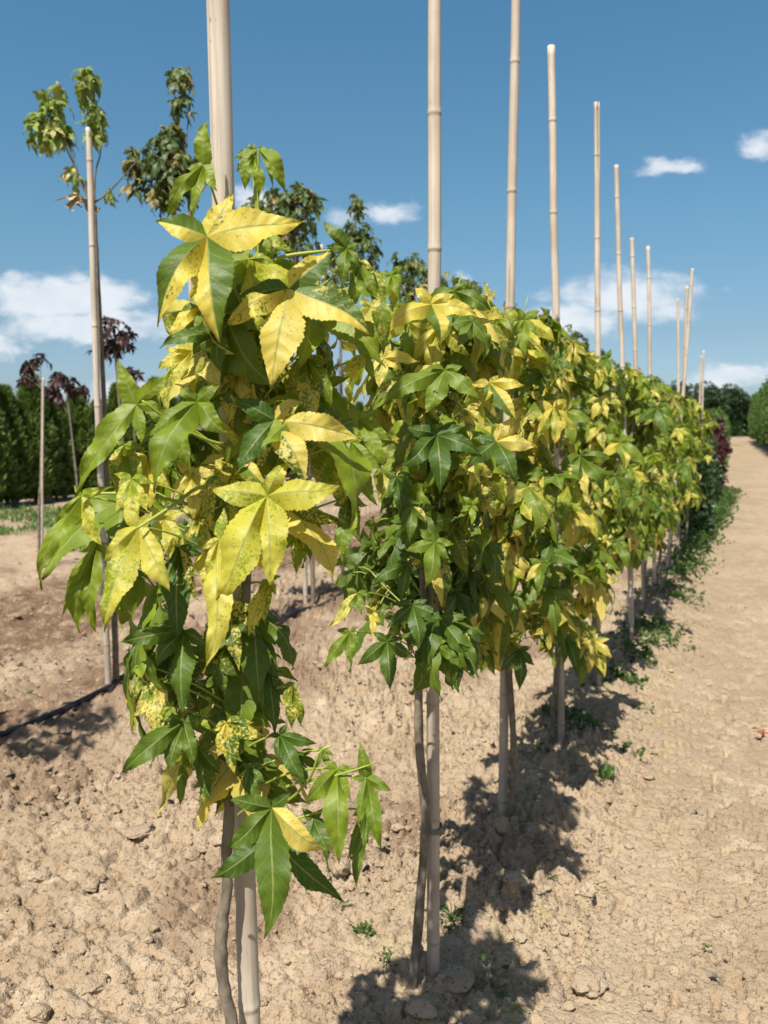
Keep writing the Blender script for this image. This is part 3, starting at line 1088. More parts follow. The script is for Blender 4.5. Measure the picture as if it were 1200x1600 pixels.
def first_tree():
    lab = "young sweetgum with large yellow and lime leaves, nearest tree, filling the left foreground"
    root = empty("sweetgum_tree", (P1[0], P1[1], 0), lab, "tree", ROW_GROUP)
    Y = Y1
    tp = [(372, 2050), (370, 1700), (362, 1596), (352, 1554), (345, 1492), (348, 1437), (355, 1388), (354, 1337), (358, 1271), (356, 1200), (368, 1100),
          (380, 1000), (385, 900), (384, 780), (392, 640), (402, 520), (411, 420), (404, 340), (398, 290), (397, 240)]
    pts = [at(x, y, Y - .035 if y < 1900 else Y - .02) for x, y in tp]
    pts[0][2] = -.03
    trunk, path = make_trunk(pts[:16], .0085, .0045, M_BARKG, 110, 12, 1)
    mb = MB()
    tube(mb, spline(pts[15:], 24), np.linspace(.0042, .0016, 24), 8)
    shoot = mb.build("leading_shoot", M_STALK)
    axis_fn = lambda z: path[np.argmin(np.abs(path[:, 2] - z))]
    # side branches
    br = []
    for plist, dY, r in (([(411, 420), (440, 402), (490, 394), (542, 390)], (0, 0, -.01, -.03), .0026),
                         ([(412, 408), (432, 392), (452, 376)], (0, 0, 0), .0018),
                         ([(368, 1190), (430, 1255), (480, 1222), (500, 1175), (520, 1165)], (0, -.03, -.08, -.1, -.1), .0020),
                         ([(480, 1222), (530, 1210), (575, 1196), (592, 1190)], (-.08, -.1, -.11, -.12), .0013),
                         ([(384, 780), (320, 760), (270, 790), (215, 825)], (0, -.05, -.1, -.13), .0026),
                         ([(388, 700), (330, 690), (270, 660), (222, 626)], (0, -.03, -.06, -.08), .0024),
                         ([(384, 840), (300, 790), (200, 772), (130, 772)], (0, -.02, -.03, -.04), .0026)):
        mb = MB()
        P = spline([at(x, y, Y - .035 + d) for (x, y), d in zip(plist, dY)], 16)
        tube(mb, P, np.linspace(r, r * .5, 16), 8)
        br.append(mb.build("branch", M_STALK))
    h = Hand()
    L = h.leaf
    F = Y - .10          # the front of the foliage
    # --- top
    L((324, 370), F - .02, [(366, 300), (243, 345), (247, 512), (345, 541), (477, 347)], 'sY gY gy Yg YY', .25)
    L((452, 451), F, [(520, 389), (580, 527), (422, 609), (352, 512), (368, 462)], 'yn mY YY yy gg', .15)
    L((318, 258), F + .05, [(325, 188), (340, 300), (300, 345), (261, 345), (290, 262)], 'g', .75, .2, w=0.80)
    L((400, 234), F + .05, [(372, 270), (384, 300), (404, 312), (412, 300), (395, 250)], 'g', .85, .1)
    L((404, 232), F + .04, [(447, 302), (428, 296), (440, 262), (432, 240), (412, 228)], 'g', .8, .1)
    L((398, 236), F + .07, [(368, 268), (366, 250), (372, 238), (385, 226), (398, 224)], 'm', .7, .1)
    L((542, 389), F - .0, [(506, 345), (513, 385), (534, 456), (562, 420), (565, 380)], 'g', .35, .2)
    L((563, 408), F + .01, [(584, 420), (592, 470), (551, 490), (545, 460), (545, 420)], 'yy nn gg gg nn', .7, .1)
    L((585, 425), F + .02, [(602, 480), (598, 558), (590, 500), (583, 460)], 'm', .6, .05)
    L((410, 366), F + .06, [(455, 352), (462, 392), (425, 396), (395, 392), (398, 352)], 'm', .8, .2)
    L((376, 425), F + .03, [(355, 395), (392, 385), (412, 400), (400, 440), (350, 440)], 'm', .7)
    L((340, 522), F + .01, [(345, 495), (290, 512), (249, 544), (300, 556), (350, 585)], 'g', .2, .2)
    L((300, 548), F + .05, [(282, 515), (258, 545), (245, 580), (268, 610), (310, 600)], 'y', .75)
    L((318, 470), F + .03, [(300, 455), (272, 500), (262, 545), (300, 530), (340, 500)], 'nmymn', .4)
    L((400, 520), F + .05, [(372, 490), (352, 555), (390, 618), (440, 575), (432, 515)], 's', .2)
    L((420, 640), F + .06, [(390, 600), (372, 680), (400, 740), (450, 690), (455, 620)], 's', .2)
    L((480, 560), F + .04, [(470, 530), (450, 600), (480, 680), (520, 640), (515, 570)], 'm', .55)
    L((500, 600), F + .06, [(520, 560), (545, 590), (530, 660), (490, 690), (475, 630)], 'n', .5)
    L((365, 560), F + .05, [(345, 540), (350, 610), (362, 672), (395, 640), (398, 580)], 's', .35)
    # --- middle
    L((429, 657), F - .01, [(364, 626), (366, 738), (478, 757), (566, 687), (476, 627)], 'gg gg sY YY yY', .08)
    L((417, 775), F - .03, [(452, 720), (536, 757), (422, 920), (335, 948), (327, 764)], 'my Yy yy yy sy', .95)
    L((308, 628), F - .02, [(283, 603), (228, 684), (241, 770), (362, 676), (346, 600)], 'g', .62)
    L((213, 632), F + .0, [(183, 560), (117, 778), (220, 695), (262, 640), (268, 578)], 'gg gg gg nn gg', .8, .15, w=0.72)
    L((127, 775), F - .0, [(170, 757), (165, 855), (64, 922), (86, 820), (115, 757)], 'ny yy nn nn nn', .95, .15, w=0.62)
    L((217, 823), F - .05, [(193, 793), (160, 878), (162, 988), (267, 926), (238, 798)], 'yY YY sy YY yy', .9)
    L((152, 848), F + .02, [(122, 862), (98, 962), (126, 990), (151, 988), (180, 880)], 'n', .75, .1, w=0.75)
    L((270, 660), F + .03, [(225, 640), (215, 700), (262, 750), (300, 735), (310, 660)], 'n', .55)
    L((195, 695), F + .02, [(182, 690), (172, 760), (190, 800), (225, 760), (228, 700)], 'm', .7)
    L((230, 720), F + .03, [(205, 705), (190, 760), (235, 800), (270, 770), (265, 720)], 'y', .7)
    L((205, 748), F - .02, [(178, 740), (180, 800), (205, 830), (232, 800), (240, 755)], 's', .9)
    L((280, 855), F + .02, [(255, 870), (268, 950), (280, 1005), (312, 940), (318, 865)], 'gg gg gg ss gg', .06)
    L((343, 842), F - .04, [(350, 790), (376, 868), (316, 1052), (322, 905), (315, 860)], 'm Y Y y s'.replace(' ', ''), .85, w=0.80)
    L((420, 905), F - .01, [(398, 930), (388, 995), (415, 975), (432, 930), (440, 900)], 'ny yy ys ns nn', .7)
    L((255, 812), F + .0, [(232, 790), (236, 850), (262, 880), (300, 850), (290, 800)], 'y', .8)
    L((310, 810), F + .02, [(285, 790), (290, 850), (330, 880), (350, 830), (340, 790)], 's', .7)
    L((300, 740), F + .03, [(275, 720), (270, 780), (300, 815), (340, 790), (340, 740)], 'y', .5)
    L((360, 740), F + .04, [(335, 720), (330, 790), (360, 840), (400, 800), (398, 740)], 's', .4)
    L((480, 790), F + .05, [(460, 770), (455, 830), (485, 878), (510, 840), (505, 780)], 'n', .5)
    L((465, 830), F + .03, [(445, 810), (440, 860), (462, 900), (482, 870), (480, 820)], 'm', .6)
    L((547, 777), F + .05, [(520, 790), (528, 845), (537, 885), (566, 850), (575, 790)], 'm', .45)
    L((548, 690), F + .03, [(528, 672), (545, 715), (591, 792), (600, 735), (572, 685)], 'n', .75, .2)
    L((520, 730), F + .06, [(500, 700), (505, 770), (540, 800), (565, 760), (548, 712)], 'm', .6)
    L((560, 655), F + .05, [(545, 625), (560, 690), (600, 730), (615, 690), (590, 640)], 'n', .7)
    L((572, 557), F + .06, [(560, 525), (532, 583), (548, 600), (584, 594), (592, 560)], 'nyyg n'.replace(' ', ''), .7)
    # --- lower
    L((288, 985), F + .0, [(240, 975), (186, 1004), (245, 1045), (287, 1122), (325, 1010)], 'g', .18)
    L((232, 1000), F + .05, [(222, 980), (208, 1010), (196, 1050)], 'g', .3)
    L((288, 1128), F - .01, [(250, 1110), (188, 1210), (267, 1210), (300, 1200), (330, 1120)], 'g', .25)
    L((358, 950), F + .02, [(335, 930), (352, 1000), (375, 1050), (402, 1000), (400, 945)], 's', .08)
    L((330, 1010), F + .03, [(318, 985), (330, 1050), (350, 1090), (378, 1060), (372, 1010)], 'm', .15)
    L((246, 1062), F + .01, [(222, 1050), (206, 1122), (240, 1173), (262, 1112), (265, 1060)], 's', .5)
    L((225, 1040), F + .03, [(205, 1050), (208, 1100), (225, 1125)], 'm', .5)
    L((268, 1105), F - .02, [(248, 1118), (255, 1128), (278, 1118), (272, 1095), (258, 1095)], 'n', .95)
    L((312, 1120), F - .01, [(305, 1138), (331, 1142), (325, 1118), (312, 1105)], 'm', .95)
    L((354, 1128), F - .0, [(330, 1140), (340, 1185), (367, 1210), (418, 1152), (398, 1128)], 's', .1)
    L((437, 1148), F + .0, [(418, 1150), (430, 1190), (481, 1226), (496, 1162), (450, 1130)], 'g', .1)
    L((420, 1040), F + .03, [(400, 1010), (410, 1090), (430, 1150), (442, 1100), (435, 1040)], 'g', .08)
    L((415, 990), F + .05, [(405, 970), (418, 1030), (440, 1072), (432, 1010)], 'g', .3)
    L((458, 1067), F - .0, [(440, 1075), (440, 1105), (456, 1139), (469, 1135), (465, 1085)], 'm', .55, .1)
    L((390, 1200), F + .02, [(378, 1190), (385, 1240), (400, 1262), (415, 1225), (412, 1190)], 'g', .2)
    L((330, 1205), F + .02, [(315, 1200), (300, 1232), (320, 1260), (338, 1230)], 'm', .5)
    L((285, 1195), F + .02, [(278, 1210), (281, 1262), (290, 1230)], 'n', .5)
    L((310, 1170), F + .03, [(300, 1160), (310, 1215), (332, 1255), (345, 1210), (340, 1160)], 'g', .35)
    L((425, 1262), F - .04, [(357, 1250), (352, 1324), (411, 1470), (514, 1329), (456, 1237)], 'gg gg gg YY gg', .22, .25)
    L((425, 1305), F + .03, [(372, 1318), (328, 1374), (460, 1365), (538, 1408), (470, 1300)], 'g', .05, .2)
    L((527, 1202), F - .03, [(502, 1186), (475, 1256), (530, 1352), (548, 1250), (556, 1200)], 'g', .68)
    L((573, 1216), F - .04, [(562, 1158), (613, 1236), (597, 1330), (560, 1290), (548, 1215)], 'g', .5, w=0.80)
    L((572, 1265), F - .01, [(598, 1268), (575, 1320), (558, 1392), (543, 1345), (550, 1275)], 'g', .3, w=0.70)
    L((505, 1172), F - .0, [(522, 1180), (518, 1200), (505, 1190), (495, 1200), (498, 1165)], 'g', .5)
    L((468, 1180), F + .02, [(450, 1170), (455, 1215), (478, 1235), (500, 1205), (490, 1170)], 'g', .15)
    L((490, 1280), F + .02, [(470, 1262), (478, 1330), (510, 1350), (520, 1290), (505, 1262)], 'g', .12)
    mb = MB()
    h.flush(mb, axis_fn, 46, 4, 14, 3)
    # --- fill
    g = np.random.default_rng(77)
    table = [(380, 320, 440), (430, 310, 470), (480, 290, 510), (560, 270, 540), (650, 225, 560), (740, 175, 560), (820, 150, 520), (900, 190, 460), (980, 245, 415),
             (1060, 255, 420), (1130, 265, 420), (1200, 285, 400), (1225, 310, 400)]
    P = envelope_points(table, 80, Y - .005, .085, g, .86)
    ax = np.array([axis_fn(z) for z in P[:, 2]])
    out = P - ax
    out[:, 2] = 0
    out = nrm(out + np.array([0, -.05, 0]))
    hi = P[:, 2] > 1.0
    random_leaves(mb, P[hi], out[hi], g.uniform(.06, .10, hi.sum()), .5, (.35, 1), 5, 32, 3, 10)
    random_leaves(mb, P[~hi], out[~hi], g.uniform(.05, .082, (~hi).sum()), .3, (.05, .5), 6, 32, 3, 10)
    crown = mb.build("crown", [M_LEAF, M_STALK])
    adopt(root, trunk, crown, shoot, *br)


def generic_tree(base, z0, z1, rad, nleaf, Lr, lab, seed, lods, yel, lime, hand=None, trunk_px=None, trunk_off=-.035, table=None, tr=.011, ncrown=0):
    base = np.array(base)
    Y = float(base[1])
    root = empty("sweetgum_tree", (base[0], base[1], 0), lab, "tree", ROW_GROUP)
    g = np.random.default_rng(seed)
    if trunk_px:
        pts = [at(x, y, Y - .024) for x, y in trunk_px]
        pts[0][2] = min(pts[0][2], -.03)
        b = pts[-1]
    else:
        b = base + np.array([trunk_off, 0, 0])
        pts = [b + np.array([0, 0, -.04])]
        b = pts[0]
    ztop = z1 - .04
    zz = b[2]
    w = 0
    while zz < ztop - .2:
        zz += .16
        w = .7 * w + g.normal(0, .008)
        pts.append(np.array([b[0] + w + (base[0] - b[0]) * .3 * min(1, (zz - b[2])), Y + g.normal(0, .006), zz]))
    pts.append(np.array([base[0] + g.normal(0, .03), Y, ztop]))
    trunk, path = make_trunk(pts, tr, .0065, M_BARKG, 80, 10, seed)
    axis_fn = lambda z: path[np.argmin(np.abs(path[:, 2] - z))]
    mb = MB()
    if hand is not None:
        hand.flush(mb, axis_fn, *lods[0], 4)
    # twigs carry the leaves
    nt_ = max(8, nleaf // 9)
    tw = MB()
    pts_all, out_all = [], []
    for k in range(nt_):
        zz = z0 + (z1 - z0) * (k + g.random()) / nt_
        a = g.uniform(0, 6.283)
        fr = (zz - z0) / (z1 - z0)
        rr = rad * (.75 + .45 * math.sin(math.pi * min(1, fr * .9 + .1))) * g.uniform(.6, 1.05) * (1.0 if fr < .8 else 1.25 - fr * .55)
        dirv = np.array([math.cos(a), math.sin(a), 0])
        s = axis_fn(zz - .06)
        e = s + dirv * rr * .8 + np.array([0, 0, .08 + .07 * fr])
        m = .5 * (s + e) + np.array([0, 0, -.01])
        t = np.linspace(0, 1, 7)[:, None]
        P = s * (1 - t) ** 2 + 2 * m * t * (1 - t) + e * t * t
        tube(tw, P, np.linspace(.0024, .0012, 7), 5)
        nl = int(round(nleaf / nt_))
        tt = g.uniform(.25, 1.0, nl)
        for q_ in tt:
            p = s * (1 - q_) ** 2 + 2 * m * q_ * (1 - q_) + e * q_ ** 2
            ang = a + g.normal(0, .9)
            o_ = np.array([math.cos(ang), math.sin(ang), 0])
            pts_all.append(p + o_ * g.uniform(.02, .075) + np.array([0, 0, g.normal(0, .03)]))
            out_all.append(o_)
    P, out = np.array(pts_all), np.array(out_all)
    P[:, 2] = np.clip(P[:, 2], z0, z1 + .02)
    L = g.uniform(Lr[0], Lr[1], len(P))
    fr = (P[:, 2] - z0) / (z1 - z0)
    nrow, ncol, teeth = lods[1]
    lo = fr < .42
    random_leaves(mb, P[lo], out[lo], L[lo], yel[0], lime[0], seed + 1, nrow, ncol, teeth)
    random_leaves(mb, P[~lo], out[~lo], L[~lo], yel[1], lime[1], seed + 2, nrow, ncol, teeth)
    # young leaves at the top
    n = 9
    a = g.uniform(0, 6.283, n)
    o_ = np.stack([np.cos(a), np.sin(a), np.zeros(n)], -1)
    tp = path[-1] + o_ * .015 + np.stack([np.zeros(n), np.zeros(n), g.uniform(-.05, .03, n)], -1)
    random_leaves(mb, tp, o_, g.uniform(.03, .055, n), .2, (.5, 1), seed + 3, nrow, ncol, teeth, hang=1.6)
    crown = mb.build("crown", [M_LEAF, M_STALK])
    two = tw.build("twigs", M_STALK)
    adopt(root, trunk, crown, two)
    return root


def near_row():
    # stakes ---------------------------------------------------------
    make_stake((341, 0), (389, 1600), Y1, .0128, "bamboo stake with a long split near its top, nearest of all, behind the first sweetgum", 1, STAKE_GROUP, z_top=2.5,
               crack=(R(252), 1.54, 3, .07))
    make_stake((681, 0), (677, 1545), P2[1], .0128, "bamboo stake of the second sweetgum from the front, its top out of the picture", 2, STAKE_GROUP, z_top=2.5, tie=(.36, -.012))
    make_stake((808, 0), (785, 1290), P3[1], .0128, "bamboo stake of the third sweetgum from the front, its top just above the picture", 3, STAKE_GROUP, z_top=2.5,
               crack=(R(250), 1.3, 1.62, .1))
    make_stake((859, 72), (877, 1175), P4[1], .0128, "bamboo stake of the fourth sweetgum, tallest one whose cut top shows, with dark rings", 4, STAKE_GROUP)
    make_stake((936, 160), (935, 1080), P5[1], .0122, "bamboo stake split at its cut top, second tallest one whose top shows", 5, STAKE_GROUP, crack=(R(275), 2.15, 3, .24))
    make_stake((962, 258), (988, 1010), P6[1], .0125, "thin bamboo stake leaning slightly left, right of the stake with the split top", 6, STAKE_GROUP)
    far = [(989, 372, 1007, 960, 5, "bamboo stake before the right-hand cloud, left one of two close stakes of equal height"),
           (1011, 385, 1023, 930, 6, "bamboo stake before the right-hand cloud, right one of two close stakes of equal height"),
           (1081, 420, 1042, 893, 7, "bamboo stake leaning clearly to the right, crossing the thin stakes behind it"),
           (1074, 447, 1058, 866, 8, "thin bamboo stake just left of the right-leaning stake and crossed by it"),
           (1059, 467, 1061, 845, 9, "shortest stake of the bundle of three, left of the right-leaning stake")]
    for k, (x0, y0, x1, y1, i, lab) in enumerate(far):
        p = P2 + STEP * i
        make_stake((x0, y0), (x1, y1), p[1], .0125, lab, 20 + k, STAKE_GROUP)
    for k, (x0, y0, x1, y1, d, lab) in enumerate([(1100, 548, 1096, 700, 13.0, "short distant bamboo stake standing above the wine red shrub, right of a pair"),
                                                 (1095, 556, 1092, 700, 13.6, "short distant bamboo stake standing above the wine red shrub, left of a pair")]):
        make_stake((x0, y0), (x1, y1), d, .014, lab, 40 + k, STAKE_GROUP)

    # second tree ------------------------------------------------------
    h = Hand()
    L = h.leaf
    F = float(P2[1]) - .17
    L((674, 475), F, [(647, 450), (605, 525), (687, 541), (746, 498), (710, 459)], 'YY YY gY YY YY', .3)
    L((695, 578), F - .03, [(660, 578), (588, 632), (663, 648), (752, 627), (723, 571)], 'g', .6)
    L((683, 680), F - .03, [(635, 665), (621, 730), (687, 775), (752, 711), (726, 664)], 'g', .06)
    L((775, 690), F - .03, [(737, 686), (729, 735), (808, 757), (840, 699), (799, 655)], 'gg gg gn YY yy', .12)
    L((765, 598), F - .02, [(735, 602), (757, 628), (808, 658), (821, 602), (779, 586)], 'yY ny gy YY Yy', .3)
    L((680, 847), F - .03, [(656, 833), (632, 861), (663, 921), (703, 874), (711, 850)], 'g', .5)
    L((637, 880), F - .0, [(620, 868), (582, 918), (625, 942), (655, 905), (650, 872)], 'g', .1)
    L((645, 945), F - .02, [(616, 942), (604, 982), (652, 1018), (692, 970), (669, 937)], 'g', .1)
    L((605, 1002), F - .02, [(582, 988), (557, 1040), (610, 1080), (650, 1028), (628, 996)], 'g', .12)
    L((558, 927), F + .0, [(540, 920), (512, 982), (545, 960), (565, 962), (580, 930)], 'gg sy nn nn gg', .6)
    L((547, 987), F - .01, [(525, 985), (507, 1045), (550, 1040), (562, 1005), (560, 980)], 'g', .55)
    L((580, 955), F + .02, [(570, 945), (568, 970), (580, 1000), (596, 975), (590, 945)], 'y', .6)
    L((717, 1033), F - .0, [(695, 1035), (705, 1060), (719, 1086), (740, 1050), (735, 1025)], 'g', .05)
    L((645, 790), F - .01, [(630, 772), (628, 820), (640, 850), (665, 820), (662, 780)], 'gg gg gg ny gg', .3)
    L((738, 790), F - .02, [(722, 775), (718, 800), (737, 822), (748, 800), (748, 776)], 'n', .8)
    L((620, 745), F + .02, [(600, 735), (608, 780), (628, 812), (645, 780), (642, 740)], 'g', .15)
    L((600, 560), F + .0, [(610, 535), (575, 598), (592, 608), (630, 580), (655, 565)], 'sy Yg yy YY YY', .4)
    L((612, 430), F + .02, [(590, 425), (597, 480), (622, 470), (640, 440), (630, 415)], 'n', .75)
    L((615, 440), F + .04, [(600, 450), (612, 490), (626, 468)], 's', .7)
    L((730, 640), F + .0, [(712, 625), (712, 665), (735, 690), (760, 665), (752, 628)], 's', .3)
    L((660, 630), F + .02, [(640, 620), (640, 665), (662, 690), (690, 660), (684, 622)], 's', .35)
    L((635, 600), F + .02, [(612, 600), (625, 640), (650, 640), (660, 605), (640, 590)], 'n', .7)
    L((755, 755), F + .02, [(735, 742), (745, 790), (775, 800), (785, 765), (770, 740)], 's', .35)
    table = [(480, 645, 720), (540, 615, 745), (600, 590, 770), (680, 590, 770), (760, 605, 775), (850, 605, 770), (930, 590, 770), (1000, 590, 755), (1030, 605, 740)]
    tpx = [(641, 1590), (643, 1560), (649, 1500), (657, 1400), (664, 1300), (662, 1240), (655, 1160), (655, 1060), (664, 960)]
    generic_tree(P2, .80, 1.42, .17, 200, (.055, .095), "sweetgum with dark green lower leaves below a cream yellow top, second tree from the front", 210,
                 [(36, 3, 11), (24, 3, 8)], (.10, .55), ((.05, .45), (.35, 1)), hand=h, trunk_px=tpx, tr=.0108)
    # third
    h = Hand()
    L = h.leaf
    F = float(P3[1]) - .18
    L((812, 1015), F, [(790, 1020), (782, 1050), (811, 1080), (835, 1040), (830, 1010)], 'g', .05)
    L((845, 880), F, [(826, 872), (820, 910), (840, 935), (862, 905), (858, 872)], 'gyngg', .5)
    L((820, 500), F + .04, [(805, 480), (800, 530), (822, 560), (842, 525), (835, 485)], 'n', .75)
    L((790, 545), F, [(762, 535), (765, 575), (795, 585), (820, 560), (812, 530)], 'nnnyn', .5)
    L((800, 930), F + .0, [(780, 922), (785, 960), (805, 985), (825, 955), (818, 922)], 'g', .3)
    tpx = [(797, 1330), (797, 1312), (801, 1250), (803, 1180), (799, 1100), (795, 1040)]
    generic_tree(P3, .58, 1.47, .16, 155, (.06, .105), "sweetgum with mottled yellow leaves, third from the front, between two bamboo stakes at mid picture", 310,
                 [(24, 3, 8), (15, 2, 5)], (.38, .52), ((.1, .8), (.25, 1)), hand=h, trunk_px=tpx, tr=.0115)
    # fourth
    h = Hand()
    L = h.leaf
    F = float(P4[1]) - .2
    L((858, 937), F, [(832, 920), (816, 965), (853, 992), (902, 968), (897, 920)], 'ny YY yn gg gg', .6)
    L((878, 643), F, [(851, 641), (850, 672), (899, 703), (928, 659), (909, 622)], 'gg ny gg gg gg', .65)
    L((909, 730), F, [(882, 722), (873, 747), (920, 778), (930, 748), (929, 717)], 'Y', .6)
    L((883, 993), F, [(868, 985), (862, 1010), (880, 1040), (903, 1060), (897, 990)], 'g', .1)
    L((870, 560), F, [(850, 560), (852, 590), (880, 600), (898, 580), (885, 545)], 'g', .25)
    generic_tree(P4, .42, 1.45, .165, 170, (.06, .105), "sweetgum with many bright yellow star leaves, fourth from the front, widest crown of the row", 410,
                 [(12, 3, 9), (9, 2, 7)], (.46, .5), ((.2, .85), (.25, 1)), hand=h, trunk_off=-.022, tr=.0115)
    # fifth
    h = Hand()
    L = h.leaf
    F = float(P5[1]) - .2
    L((968, 692), F, [(947, 682), (936, 715), (975, 735), (1010, 727), (988, 680)], 'gg yy gy gg gg', .6)
    L((987, 777), F, [(968, 768), (958, 796), (990, 808), (1014, 782), (1000, 765)], 'g', .35)
    L((965, 847), F, [(945, 842), (945, 872), (982, 895), (985, 855), (975, 835)], 'g', .35)
    L((948, 560), F, [(930, 560), (920, 580), (950, 590), (965, 570), (955, 545)], 'g', .3)
    generic_tree(P5, .56, 1.45, .16, 155, (.06, .105), "sweetgum mixing green and yellow leaves, fifth from the front, with a bare lower stem", 510,
                 [(12, 2, 9), (7, 2, 6)], (.36, .4), ((.15, .8), (.2, 1)), hand=h, trunk_off=-.02, tr=.011)
    h = Hand()
    L = h.leaf
    F = float(P6[1]) - .2
    L((1027, 637), F, [(1010, 632), (993, 665), (1038, 688), (1052, 652), (1040, 628)], 'g', .2)
    L((1068, 724), F, [(1055, 715), (1050, 740), (1076, 768), (1082, 735), (1075, 712)], 'g', .25)
    generic_tree(P6, .52, 1.45, .165, 160, (.06, .105), "mostly green sweetgum, sixth from the front, under a thin left-leaning stake", 610,
                 [(10, 2, 8), (6, 2, 5)], (.28, .34), ((.2, .85), (.35, 1)), hand=h, trunk_off=-.02, tr=.011)
    words = ["seventh", "eighth", "ninth", "tenth", "eleventh"]
    for k in range(5):
        p = P2 + STEP * (5 + k)
        generic_tree(p, .48, 1.45 - .03 * k, .165, 150, (.055, .09), "%s sweetgum from the front, small and half hidden in the receding row" % words[k], 710 + 50 * k,
                     [(6, 2, 4), (5, 2, 0)], (.28, .32), ((.2, .8), (.35, 1)), trunk_off=-.02, tr=.011)


first_tree()
near_row()


# ------------------------------------------------------------------ the second row: taller trees on bare stems
ROW2 = "taller young trees of the second row"
B0, B2, B3 = gp(178, 1092), gp(488, 957), gp(545, 922)
STEP2 = (B3 - B0) / 3.0


def cluster_tree(name, base, Y, trunk_px, clusters, branches, lab, mat, group, seed, Lr, tr, bark, lods=(8, 2, 5), yel=.15, lime=(0, .6), extra=None, cat="tree"):
    """tree whose foliage stands in clusters seen at given pixels"""
    g = np.random.default_rng(seed)
    root = empty(name, (base[0], base[1], 0), lab, cat, group)
    pts = [at(x, y, Y) for x, y in trunk_px]
    pts[0][2] = -.04
    trunk, path = make_trunk(pts, tr, tr * .6, bark, 50, 10, seed)
    kids = [trunk]
    for bl in branches:
        mb = MB()
        P = spline([at(x, y, Y + dy) for x, y, dy in bl], 14)
        tube(mb, P, np.linspace(tr * .34, tr * .14, 14), 6)
        kids.append(mb.build("branch", bark))
    mb = MB()
    for cx, cy, rx, ry, n in clusters:
        a = g.uniform(0, 6.283, n)
        rr = np.sqrt(g.random(n)) ** .8
        dy = g.uniform(-1, 1, n) * np.sqrt(1 - .8 * rr ** 2)
        sc = Y / FPX
        P = np.array([at(cx + rx * r_ * math.cos(a_), cy + ry * r_ * math.sin(a_), Y + d_ * rx * sc) for r_, a_, d_ in zip(rr, a, dy)])
        c0 = at(cx, cy + ry * .3, Y)
        out = P - c0
        out[:, 2] *= .3
        out = nrm(out + g.normal(0, .01, (n, 3)))
        random_leaves(mb, P, out, g.uniform(Lr[0], Lr[1], n), yel, lime, seed + int(cx) + n, *lods)
    crown = mb.build("crown", [mat, M_BARKG if mat is M_PURPLE else M_STALK])
    kids.append(crown)
    if extra:
        mb = MB()
        P = np.array([at(x, y, Y - .03) for x, y in extra])
        o_ = nrm(g.normal(0, 1, P.shape) * np.array([1, 1, .1]))
        random_leaves(mb, P, o_, np.full(len(P), .045), 0, (0, 1), seed + 9, 8, 2, 4, stalk=False, hang=2.2, curl=2.4, droop=2)
        kids.append(mb.build("wilted_leaves", [M_DEAD]))
    adopt(root, *kids)
    return root


